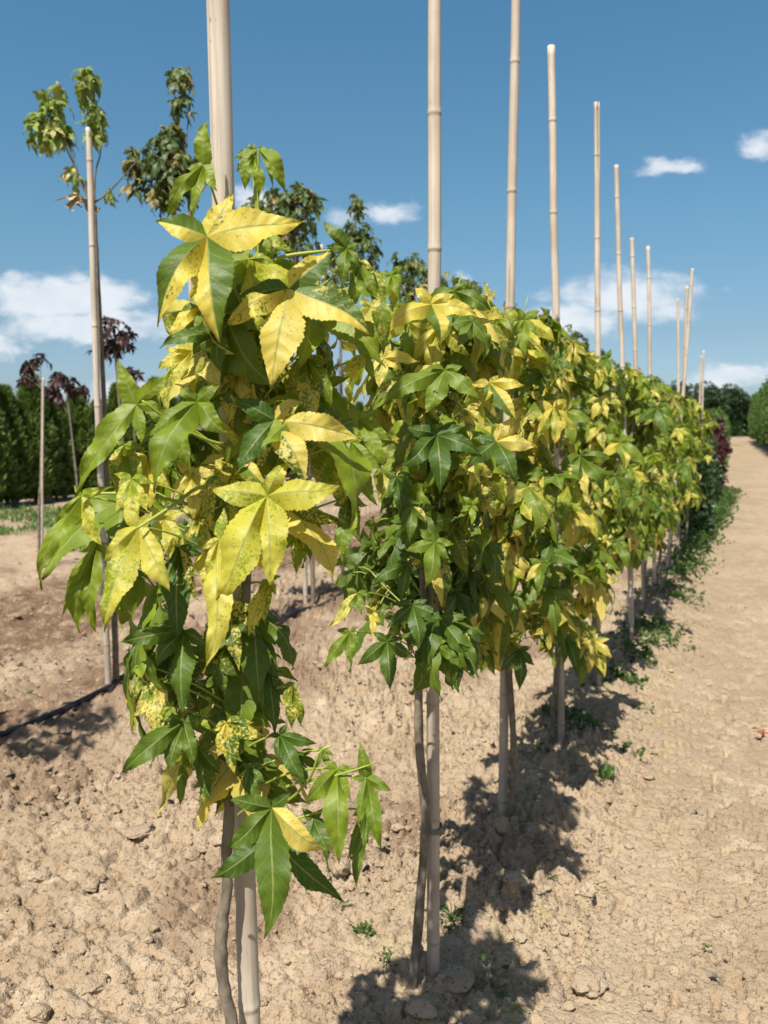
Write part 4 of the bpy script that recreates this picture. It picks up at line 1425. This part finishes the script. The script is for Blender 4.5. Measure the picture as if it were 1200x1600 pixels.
def second_row():
    Y = float(B0[1])
    make_stake((135, 200), (171, 1098), gp(171, 1098)[1], .0125, "thick bamboo stake rising beside the pale green maple at far left of the second row", 61, "stakes of the second row")
    cluster_tree("maple_tree", B0, Y, [(181, 1092), (180, 1000), (173, 850), (166, 700), (159, 560), (153, 450), (149, 370), (147, 318)],
                 [(84, 150, 16, 26, 15), (76, 192, 24, 24, 26), (98, 215, 14, 16, 8), (136, 130, 9, 24, 15), (148, 188, 12, 26, 22), (66, 215, 18, 12, 6), (172, 295, 5, 9, 2), (112, 270, 10, 8, 3)],
                 [[(147, 322, 0), (136, 300, -.01), (118, 262, 0), (98, 215, 0), (84, 140, 0)], [(146, 320, -.01), (125, 285, -.02), (108, 230, -.04), (75, 190, -.05)],
                  [(147, 325, 0), (149, 270, 0), (157, 225, 0), (137, 118, 0)], [(145, 318, -.02), (170, 300, -.05), (212, 254, -.12)], [(146, 314, 0), (112, 307, -.02), (86, 313, -.05)]],
                 "pale green maple with two upright leafy tufts and a dried brown leaf at its fork", M_MAPLE, ROW2, 801, (.045, .07), .0145, M_BARK, lime=(.3, 1), extra=[(134, 312), (121, 303)])
    P = B0 + STEP2
    make_stake((294, 335), (338, 1020), P[1], .014, "bamboo stake half hidden left of the nearest stake, under the dark round crown", 62, "stakes of the second row")
    cluster_tree("maple_tree", P, float(P[1]), [(350, 1022), (345, 900), (334, 700), (318, 520), (306, 420), (297, 330), (292, 260)],
                 [(262, 240, 34, 34, 46), (250, 285, 30, 30, 36), (275, 300, 28, 20, 24), (215, 245, 18, 15, 9), (207, 275, 8, 24, 7), (283, 122, 13, 15, 12), (285, 165, 12, 20, 10), (305, 265, 18, 24, 16), (268, 205, 16, 14, 10)],
                 [[(293, 300, 0), (291, 230, 0), (294, 170, 0), (283, 112, 0)], [(293, 310, 0), (260, 270, -.03), (205, 250, -.08)]],
                 "dark green maple with a dense round crown and one thin upright shoot above it", M_OAK, ROW2, 802, (.05, .08), .0145, M_BARK, yel=.25)
    P = B2
    make_stake((460, 380), (478, 962), P[1], .0135, "thin stake seen in the gap right of the nearest sweetgum's top, left one of two", 63, "stakes of the second row")
    cluster_tree("maple_tree", P, float(P[1]), [(490, 957), (488, 880), (482, 700), (474, 540), (468, 440), (460, 370), (452, 320)],
                 [(440, 325, 34, 30, 46), (472, 310, 24, 20, 22), (430, 375, 28, 28, 30), (470, 365, 30, 30, 24), (390, 330, 16, 25, 12)],
                 [[(458, 370, 0), (440, 330, 0), (430, 300, 0)], [(460, 380, 0), (478, 340, 0), (492, 300, 0)]],
                 "dark green maple with bronze tips rising behind the top of the nearest sweetgum", M_OAK, ROW2, 803, (.05, .08), .014, M_BARK, yel=.2)
    P = B3
    make_stake((503, 382), (538, 926), P[1], .0135, "thin stake seen in the gap right of the nearest sweetgum's top, right one of two", 64, "stakes of the second row")
    cluster_tree("maple_tree", P, float(P[1]), [(549, 922), (545, 850), (538, 700), (532, 560), (540, 460), (552, 380), (558, 310)],
                 [(556, 318, 9, 16, 9), (557, 350, 18, 20, 20), (565, 385, 26, 24, 36), (535, 400, 26, 24, 24), (570, 425, 24, 22, 24), (515, 425, 24, 20, 16)],
                 [[(545, 440, 0), (530, 410, 0), (515, 400, 0)], [(548, 420, 0), (565, 385, 0), (580, 370, 0)]],
                 "dark green tree with a narrow pointed crown right of the bronze tipped maple", M_OAK, ROW2, 804, (.045, .075), .013, M_BARK, yel=.05)
    spec = [(4, [(632, 402, 18, 16, 16), (650, 430, 34, 26, 36), (665, 455, 30, 22, 26), (625, 445, 20, 24, 14)], "dark green tree with bronze top, standing left of the second bamboo stake"),
            (5, [(725, 452, 26, 16, 22), (728, 475, 32, 22, 44), (735, 505, 24, 16, 20), (700, 440, 18, 18, 12)], "dark rounded tree showing right of the second bamboo stake, above the cream yellow leaf"),
            (6, [(768, 505, 22, 20, 24), (797, 480, 8, 14, 6), (770, 535, 26, 20, 24)], "dark tree hidden left of the third bamboo stake, tip showing"),
            (7, [(845, 520, 26, 18, 28), (850, 545, 26, 20, 26)], "dark tree just right of the third bamboo stake, over the yellow crowns"),
            (8, [(892, 535, 26, 18, 34), (905, 555, 24, 18, 26), (888, 520, 10, 14, 8)], "dark tree showing between the fourth and fifth bamboo stakes"),
            (9, [(935, 560, 20, 16, 26), (942, 585, 22, 16, 20)], "dark tree low behind the stake with the split top"),
            (10, [(972, 580, 18, 14, 24), (975, 600, 18, 14, 16)], "dark tree low behind the thin left-leaning stake"),
            (11, [(1036, 606, 12, 10, 16), (1030, 622, 16, 12, 16)], "small dark tree low above the receding sweetgums, left of the leaning stake"),
            (12, [(1052, 620, 9, 8, 12), (1056, 632, 14, 8, 14)], "farthest dark tree of the second row, a small tuft behind the bundle of stakes")]
    for i, cl, lab in spec:
        p = B0 + STEP2 * i * 1.0
        cx = float(np.mean([c[0] for c in cl]))
        bx = 600 + FPX * p[0] / (p[1] * CP + H * SP)
        by = 800 + FPX * math.tan(math.atan2(H, p[1]) - PITCH)
        cluster_tree("maple_tree", p, float(p[1]), [(bx, by), (.7 * bx + .3 * cx, by * .7 + .3 * (cl[-1][1])), (cx + 2, cl[-1][1] + 30), (cx, cl[0][1])], cl, [],
                     lab, M_OAK, ROW2, 810 + i, (.055, .085), .013, M_BARK, lods=(5, 2, 0), yel=.05)
    # two trees of the same row stand just outside the left edge and shade the soil there
    for k, lab in ((-1, "green maple just outside the left edge, shading the drip hose"), (-2, "green maple further outside the left edge, shading the bare soil")):
        p = B0 + STEP2 * k
        Yp = float(p[1])
        sc = FPX / Yp
        cx = 600 + FPX * p[0] / (Yp * CP)
        zpx = lambda z: 800 - FPX * math.tan(math.atan2(z - H, Yp) + PITCH)
        cluster_tree("maple_tree", p, Yp, [(cx, zpx(-.04)), (cx + 5, zpx(.8)), (cx - 4, zpx(1.5)), (cx, zpx(2.0))],
                     [(cx - .08 * sc, zpx(1.95), .17 * sc, .2 * sc, 70), (cx - .06 * sc, zpx(2.2), .12 * sc, .12 * sc, 26)], [], lab, M_MAPLE, ROW2, 840 + k, (.05, .08), .0145, M_BARK)


second_row()


# ------------------------------------------------------------------ the third row: small purple-leaved trees
def third_row():
    grp = "small purple-leaved trees of the third row"

    def tree(bpx, top, clusters, lab, seed, n=None, bark=M_BARKG, tr=.012):
        b = gp(*bpx)
        cluster_tree("purple_tree", b, float(b[1]), [bpx, (.8 * bpx[0] + .2 * top[0] - 2, .75 * bpx[1] + .25 * top[1]), (.45 * bpx[0] + .55 * top[0], .45 * bpx[1] + .55 * top[1]), top], clusters,
                     [[(top[0], top[1] + 12, 0), (c[0], c[1], 0)] for c in clusters[:3]], lab, M_PURPLE, grp, seed, (.065, .10), tr, bark, lods=(7, 2, 5), yel=.15, lime=(0, .8))
    tree((62, 889), (66, 596), [(61, 558, 6, 6, 3), (48, 570, 8, 6, 4), (44, 590, 12, 10, 6), (76, 603, 12, 7, 6), (88, 606, 10, 12, 5)],
         "purple-leaved sapling tied to a pale cane, farthest left of the third row", 901, tr=.013)
    tree((133, 864), (104, 606), [(100, 596, 18, 10, 9), (92, 586, 10, 8, 5), (122, 604, 10, 6, 4)], "thin purple-leaved sapling leaning left, second of the third row", 902, tr=.014)
    tree((206, 850), (179, 545), [(180, 520, 24, 20, 20), (170, 505, 14, 10, 7), (196, 530, 14, 14, 8), (157, 545, 12, 16, 5), (176, 540, 18, 10, 8)],
         "tallest purple-leaved tree, with an umbrella-like crown against the white cloud", 903, tr=.017)
    tree((216, 838), (207, 600), [(205, 576, 8, 8, 4), (197, 594, 8, 10, 5), (217, 580, 6, 6, 3)], "purple-leaved sapling just behind the lime leaf at the left, small and sparse", 904, tr=.012)
    tree((540, 778), (528, 590), [(530, 575, 10, 14, 9), (515, 600, 10, 10, 6)], "purple-leaved tree glimpsed between the first and second sweetgum", 905, tr=.016)
    # the cane of the first sapling
    make_stake((69, 590), (66, 892), gp(66, 892)[1], .0095, "pale thin cane holding the purple-leaved sapling at far left", 906, None)


third_row()


# ------------------------------------------------------------------ foliage of small faces for the far plants
def face_foliage(mb, P, out, size, g, up=.5, aspect=.45, folds=True):
    """one small pointed leaf (two triangles folded on the midrib) per point"""
    N = len(P)
    d = nrm(out + np.array([0, 0, up]) + g.normal(0, .45, (N, 3)))
    s = nrm(np.cross(d, g.normal(0, 1, (N, 3))))
    n = np.cross(d, s)
    L = size[:, None] * g.uniform(.7, 1.3, (N, 1))
    a = P
    b = P + d * L
    m = P + d * L * .45
    l = m + s * L * aspect + n * L * .12
    r = m - s * L * aspect + n * L * .12
    v = np.stack([a, l, b, r], 1).reshape(-1, 3)
    i = np.arange(N)[:, None] * 4
    t = np.concatenate([i + np.array([[0, 2, 1]]), i + np.array([[0, 3, 2]])], 0)
    rn = np.repeat(g.random(N), 4)
    c = np.stack([np.zeros(4 * N), rn, rn, np.ones(4 * N)], -1)
    mb.add(v, tris=t, col=c)


def thuja_mesh(seed, h, r):
    g = np.random.default_rng(seed)
    mb = MB()
    n = 3400
    t = g.random(n) ** .85
    z = .04 + (h - .04) * t
    rad = r * np.clip(1.12 - t ** 2.0, .0, 1) * np.clip(t * 9, .45, 1) * np.sqrt(g.uniform(.25, 1, n))
    a = g.uniform(0, 6.283, n)
    lob = 1 + .22 * np.sin(a * 5 + seed + z * 4) + .1 * np.sin(a * 9 - z * 11)
    P = np.stack([rad * lob * np.cos(a), rad * lob * np.sin(a), z], -1)
    out = np.stack([np.cos(a), np.sin(a), np.zeros(n)], -1)
    # every spray: three slender blades
    for k in range(3):
        o_ = out + g.normal(0, .35, (n, 3))
        face_foliage(mb, P + g.normal(0, .012, (n, 3)), o_ * .6, np.full(n, .10), g, up=1.1, aspect=.16)
    return mb.mesh("thuja_foliage", [M_THUJA], smooth=False)


def hedge():
    grp = "thujas of the dark hedge"
    variants = [thuja_mesh(s, hh, rr) for s, hh, rr in ((1, 1.66, .30), (2, 1.78, .32), (3, 1.55, .30), (4, 1.72, .28))]
    tm = MB()
    tube(tm, np.array([[0, 0, -.05], [0, 0, .5], [.01, 0, 1.3]]), [.03, .025, .01], 7)
    tmesh = tm.mesh("thuja_trunk", [M_BARK])
    g = np.random.default_rng(12)
    a = gp(0, 792)[:2] - ROW_D * 2.6
    for k in range(74):
        p = a + ROW_D * k * .46 + ROW_N * g.normal(0, .04)
        root = empty("thuja", (p[0], p[1], 0), "dark green conical thuja standing tight in the hedge behind the seedling rows", "conifer", grp)
        root.rotation_euler = (0, 0, g.uniform(0, 6.28))
        s = g.uniform(.90, 1.08)
        root.scale = (s, s, s * g.uniform(.94, 1.06))
        for nm, me in (("foliage", variants[k % 4]), ("trunk", tmesh)):
            o = bpy.data.objects.new(nm, me)
            COL.objects.link(o)
            o.parent = root


hedge()


def bush_mesh(seed, h, r, z0, n, size, mat, lumps=9):
    g = np.random.default_rng(seed)
    mb = MB()
    cs = []
    for k in range(lumps):
        t = (k + g.random()) / lumps
        a = g.uniform(0, 6.283)
        q = r * .5 * g.random() ** .5
        cs.append((q * math.cos(a), q * math.sin(a), z0 + (h - z0) * t, r * g.uniform(.42, .72) * (1.05 - .35 * t)))
    cs = np.array(cs)
    w = cs[:, 3] ** 2
    which = g.choice(lumps, n, p=w / w.sum())
    d = nrm(g.normal(0, 1, (n, 3)))
    q = g.uniform(.45, 1.08, n)[:, None]
    P = cs[which, :3] + d * q * cs[which, 3:4] * np.array([1, 1, .8 * (h - z0) / lumps / r * 2.2 + .4])
    P[:, 2] = np.clip(P[:, 2], z0 * .7, h * 1.03)
    face_foliage(mb, P, d, np.full(n, size), g, up=-.15, aspect=.36)
    return mb.mesh("foliage", [mat], smooth=False)


def trunk_mesh(r, h):
    mb = MB()
    tube(mb, spline([[0, 0, -.05], [.01, .0, h * .4], [-.01, .01, h * .7], [0, 0, h]], 14), np.linspace(r, r * .3, 14), 7)
    return mb.mesh("trunk", [M_BARKG])


def place(name, me, tm, p, lab, cat, grp, g, s=1.0):
    root = empty(name, (p[0], p[1], 0), lab, cat, grp)
    root.rotation_euler = (0, 0, g.uniform(0, 6.28))
    root.scale = (s, s, s * g.uniform(.93, 1.07))
    for nm, m in (("foliage", me), ("trunk", tm)):
        o = bpy.data.objects.new(nm, m)
        COL.objects.link(o)
        o.parent = root


def far_plants():
    g = np.random.default_rng(44)
    # the near row goes on as bushy plants
    dk = [bush_mesh(s, 1.3, .36, .12, 1500, .075, M_DKGREEN) for s in (5, 6)]
    wine = [bush_mesh(7, 1.34, .40, .12, 1500, .075, M_WINE)]
    gr = [bush_mesh(s, 1.45, .36, .12, 1300, .075, M_GREENS) for s in (8, 9, 10)]
    tm = trunk_mesh(.016, 1.2)
    la, lb = gp(1070, 852)[:2], gp(1127, 694)[:2]
    ld = (lb - la) / np.linalg.norm(lb - la)
    d, k = .55, 0
    while d < 46:
        p = la + ld * d
        if d < 4.6:
            place("shrub", dk[k % 2], tm, p, "dark green bushy shrub in the near row right after the last yellow sweetgum", "shrub", "dark shrubs of the near row", g, .74)
        elif d < 9.5:
            place("wine_red_shrub", wine[0], tm, p, "wine red leafy shrub in the near row, just behind the dark green shrubs", "shrub", "wine red shrubs of the near row", g, .92)
        else:
            place("shrub", gr[k % 3], tm, p, "fresh green shrub in the far end of the near row beyond the wine red shrubs", "shrub", "green shrubs at the far end of the near row", g, .92 + .004 * d)
        d += .62 if d < 12 else 1.0
        k += 1
    # row on the right of the path
    tr = [bush_mesh(s, 2.75, .68, .42, 3600, .085, M_GREENS, 16) for s in (21, 22, 23)]
    tm2 = trunk_mesh(.03, 2.3)
    a, b = gp(1200, 722)[:2], gp(1161, 688)[:2]
    dv = (b - a) / np.linalg.norm(b - a)
    for k in range(30):
        p = a + dv * (k * 1.15 - 3.2) + np.array([.78, 0])
        place("leafy_tree", tr[k % 3], tm2, p, "dense green young tree in the row along the right side of the path", "tree", "young trees along the right of the path", g, g.uniform(.92, 1.06))
    # trees closing the view at the end of the path
    en = [bush_mesh(s, 4.2, 1.7, .1, 3000, .22, M_DKGREEN, 14) for s in (31, 32, 33)]
    tm3 = trunk_mesh(.1, 3.2)
    for k in range(17):
        px = 1030 + 14 * k
        Yd = 72 + g.uniform(-2, 4)
        x = (px - 600) / FPX * Yd * CP
        place("dark_tree", en[k % 3], tm3, (x, Yd), "dark far tree in the belt that closes the end of the path", "tree", "far trees at the end of the path", g, g.uniform(.75, 1.15))


far_plants()


# ------------------------------------------------------------------ small things on the ground
def hose():
    px = [(-160, 1215), (-80, 1190), (0, 1163), (55, 1148), (110, 1128), (160, 1104), (205, 1083), (260, 1062), (320, 1036), (380, 1010), (425, 994), (465, 972), (505, 958), (545, 938), (590, 915), (640, 893), (700, 865)]
    pts = []
    for i, (x, y) in enumerate(px):
        p = gp(x, y)
        z = float(ground_h(p[0:1], p[1:2])[0])
        pts.append([p[0], p[1], z + .022 + (.012 if i % 3 == 1 else 0)])
    mb = MB()
    tube(mb, spline(pts, 160), .0115, 10)
    o = mb.build("drip_hose", M_HOSE)
    tag(o, "black drip irrigation hose lying along the foot of the second row", "hose")


hose()


def weed(px, py, size, n, lab, seed, grass=False, mat=None):
    g = np.random.default_rng(seed)
    p = gp(px, py)
    z = float(ground_h(p[0:1], p[1:2])[0])
    mb = MB()
    N = n
    a = g.uniform(0, 6.283, N)
    if grass:
        P = np.stack([g.normal(0, size * .12, N), g.normal(0, size * .12, N), np.zeros(N)], -1)
        d = np.stack([np.cos(a) * .4, np.sin(a) * .4, np.ones(N)], -1)
        face_foliage(mb, P, d, np.full(N, size), g, up=.3, aspect=.05)
    else:
        rr = size * np.sqrt(g.random(N))
        P = np.stack([rr * np.cos(a), rr * np.sin(a), size * .5 * g.random(N) + .003], -1)
        d = np.stack([np.cos(a), np.sin(a), np.full(N, .1)], -1)
        face_foliage(mb, P, d, np.full(N, size * .42), g, up=.25, aspect=.36)
        S = np.zeros((N, 3))
        many_tubes(mb, S, .5 * P + np.array([0, 0, size * .15]), P, .0009, .0006, (0, .4, .4, 1), sides=3, K=4)
    o = mb.build("grass_tuft" if grass else "weed", M_GRASS if grass else (mat or M_WEED), smooth=False)
    o.location = (p[0], p[1], z)
    tag(o, lab, "grass" if grass else "weed", "weeds growing on the bare soil")


for i, w in enumerate([
        (570, 1462, .035, 34, "small feathery weed left of the second sweetgum's stem"),
        (705, 1448, .040, 40, "green weed right of the second sweetgum's stem, at the shade's edge"),
        (607, 1522, .024, 24, "low tiny weed left of the second sweetgum's foot"),
        (768, 1545, .055, 9, "broad-leaved weed in the shade at the bottom, right of the second stake"),
        (862, 1388, .016, 14, "tiny weed at the edge of the shade right of the third sweetgum"),
        (757, 1140, .030, 16, "small weed left of the third sweetgum's stem"),
        (985, 1075, .060, 40, "leafy weed in the shade right of the fifth sweetgum"),
        (965, 1072, .045, 26, "pale weed just right of the fifth sweetgum's foot"),
        (1003, 1105, .05, 12, "weed with larger leaves at the edge of the fourth sweetgum's shade"),
        (915, 1050, .050, 26, "weed left of the fifth sweetgum's foot"),
        (1085, 1015, .035, 12, "flat weed alone on the path"),
        (40, 1098, .05, 7, "pale flat weed on the soil at the left above the hose"),
        (540, 1430, .018, 12, "tiny single weed on the soil under the low branch"),
        (880, 1130, .07, 60, "weed patch in the shade between the fourth and fifth sweetgum"),
        (835, 1190, .05, 40, "weed patch in the shade left of the fourth sweetgum")]):
    weed(*w, seed=300 + i)
weed(948, 1232, .055, 26, "short grass tuft at the edge of the shade on the path", 333, True)


def fallen(px, py, L, lab, mat, seed, lime=.5):
    p = gp(px, py)
    z = float(ground_h(p[0:1], p[1:2])[0]) + .012
    g = np.random.default_rng(seed)
    mb = MB()
    c = np.array([math.cos(seed), math.sin(seed), .1])
    r = np.array([-c[1], c[0], .15])
    an = np.radians([-118, -60, 0, 60, 118])
    T = np.array([[L * f * (math.cos(a) * c + math.sin(a) * r) + np.array([0, 0, .006]) for a, f in zip(an, (.5, .8, 1, .8, .5))]])
    leaf_batch(mb, np.zeros((1, 3)), T, np.array([[0, 0, 1.0]]), np.full((1, 5, 2), -.7), np.array([lime]), g.random(1), 12, 3, curl=1.6)
    o = mb.build("fallen_leaf", mat)
    o.location = (p[0], p[1], z)
    tag(o, lab, "fallen leaf", "fallen leaves on the path")


M_REDLEAF = simple_material("red brown dry leaf", (.30, .10, .05), (.20, .07, .04), 60, .7, .3)
fallen(1192, 1142, .05, "red brown fallen leaf at the right edge of the path", M_REDLEAF, 2)
fallen(1106, 1468, .022, "small green fallen leaf on the path at the lower right", M_WEED, 4)
fallen(1115, 1512, .022, "dark withered leaf on the path below the small green leaf", M_BARK, 5)
fallen(1086, 1272, .018, "dark curled leaf scrap in the middle of the path", M_BARK, 1)


def ground_cover():
    g = np.random.default_rng(19)
    n = 5200
    d = 1.4 + 13 * g.random(n) ** 1.3
    lat = g.normal(.07, .085, n) + .004 * d
    x = ROW_A[0] + ROW_D[0] * d + ROW_N[0] * lat
    y = ROW_A[1] + ROW_D[1] * d + ROW_N[1] * lat
    keep = vnoise(x * 3.2, y * 3.2, 41) > np.clip(.78 - d * .075, .3, 1)
    x, y = x[keep], y[keep]
    n = len(x)
    P = np.stack([x, y, ground_h(x, y) + g.uniform(.002, .06, n) * np.clip(y / 6, .35, 1.2)], -1)
    a = g.uniform(0, 6.283, n)
    mb = MB()
    face_foliage(mb, P, np.stack([np.cos(a), np.sin(a), np.zeros(n)], -1), np.clip(.016 + .0035 * y, 0, .05), g, up=.4, aspect=.34)
    o = mb.build("weeds", M_WEED, smooth=False)
    tag(o, "low green weeds spreading in the shade along the foot of the near row", "weeds", kind='stuff')
    # thin grass on the left, in front of the hedge
    n = 9000
    px, py = g.uniform(-120, 420, n), g.uniform(797, 866, n)
    P = np.array([gp(a_, b_) for a_, b_ in zip(px, py)])
    f = vnoise(P[:, 0] * .9, P[:, 1] * 1.6, 43)
    lt = lateral(P[:, 0], P[:, 1])
    keep = (f > .42) & (lt < -3.9)
    P = P[keep]
    P[:, 2] = ground_h(P[:, 0], P[:, 1])
    a = g.uniform(0, 6.283, len(P))
    mb = MB()
    face_foliage(mb, P, np.stack([np.cos(a) * .7, np.sin(a) * .7, np.ones(len(P))], -1), np.full(len(P), .085), g, up=.4, aspect=.09)
    o = mb.build("grass", M_GRASS, smooth=False)
    tag(o, "thin green grass growing in patches before the thuja hedge", "grass", kind='stuff')


ground_cover()
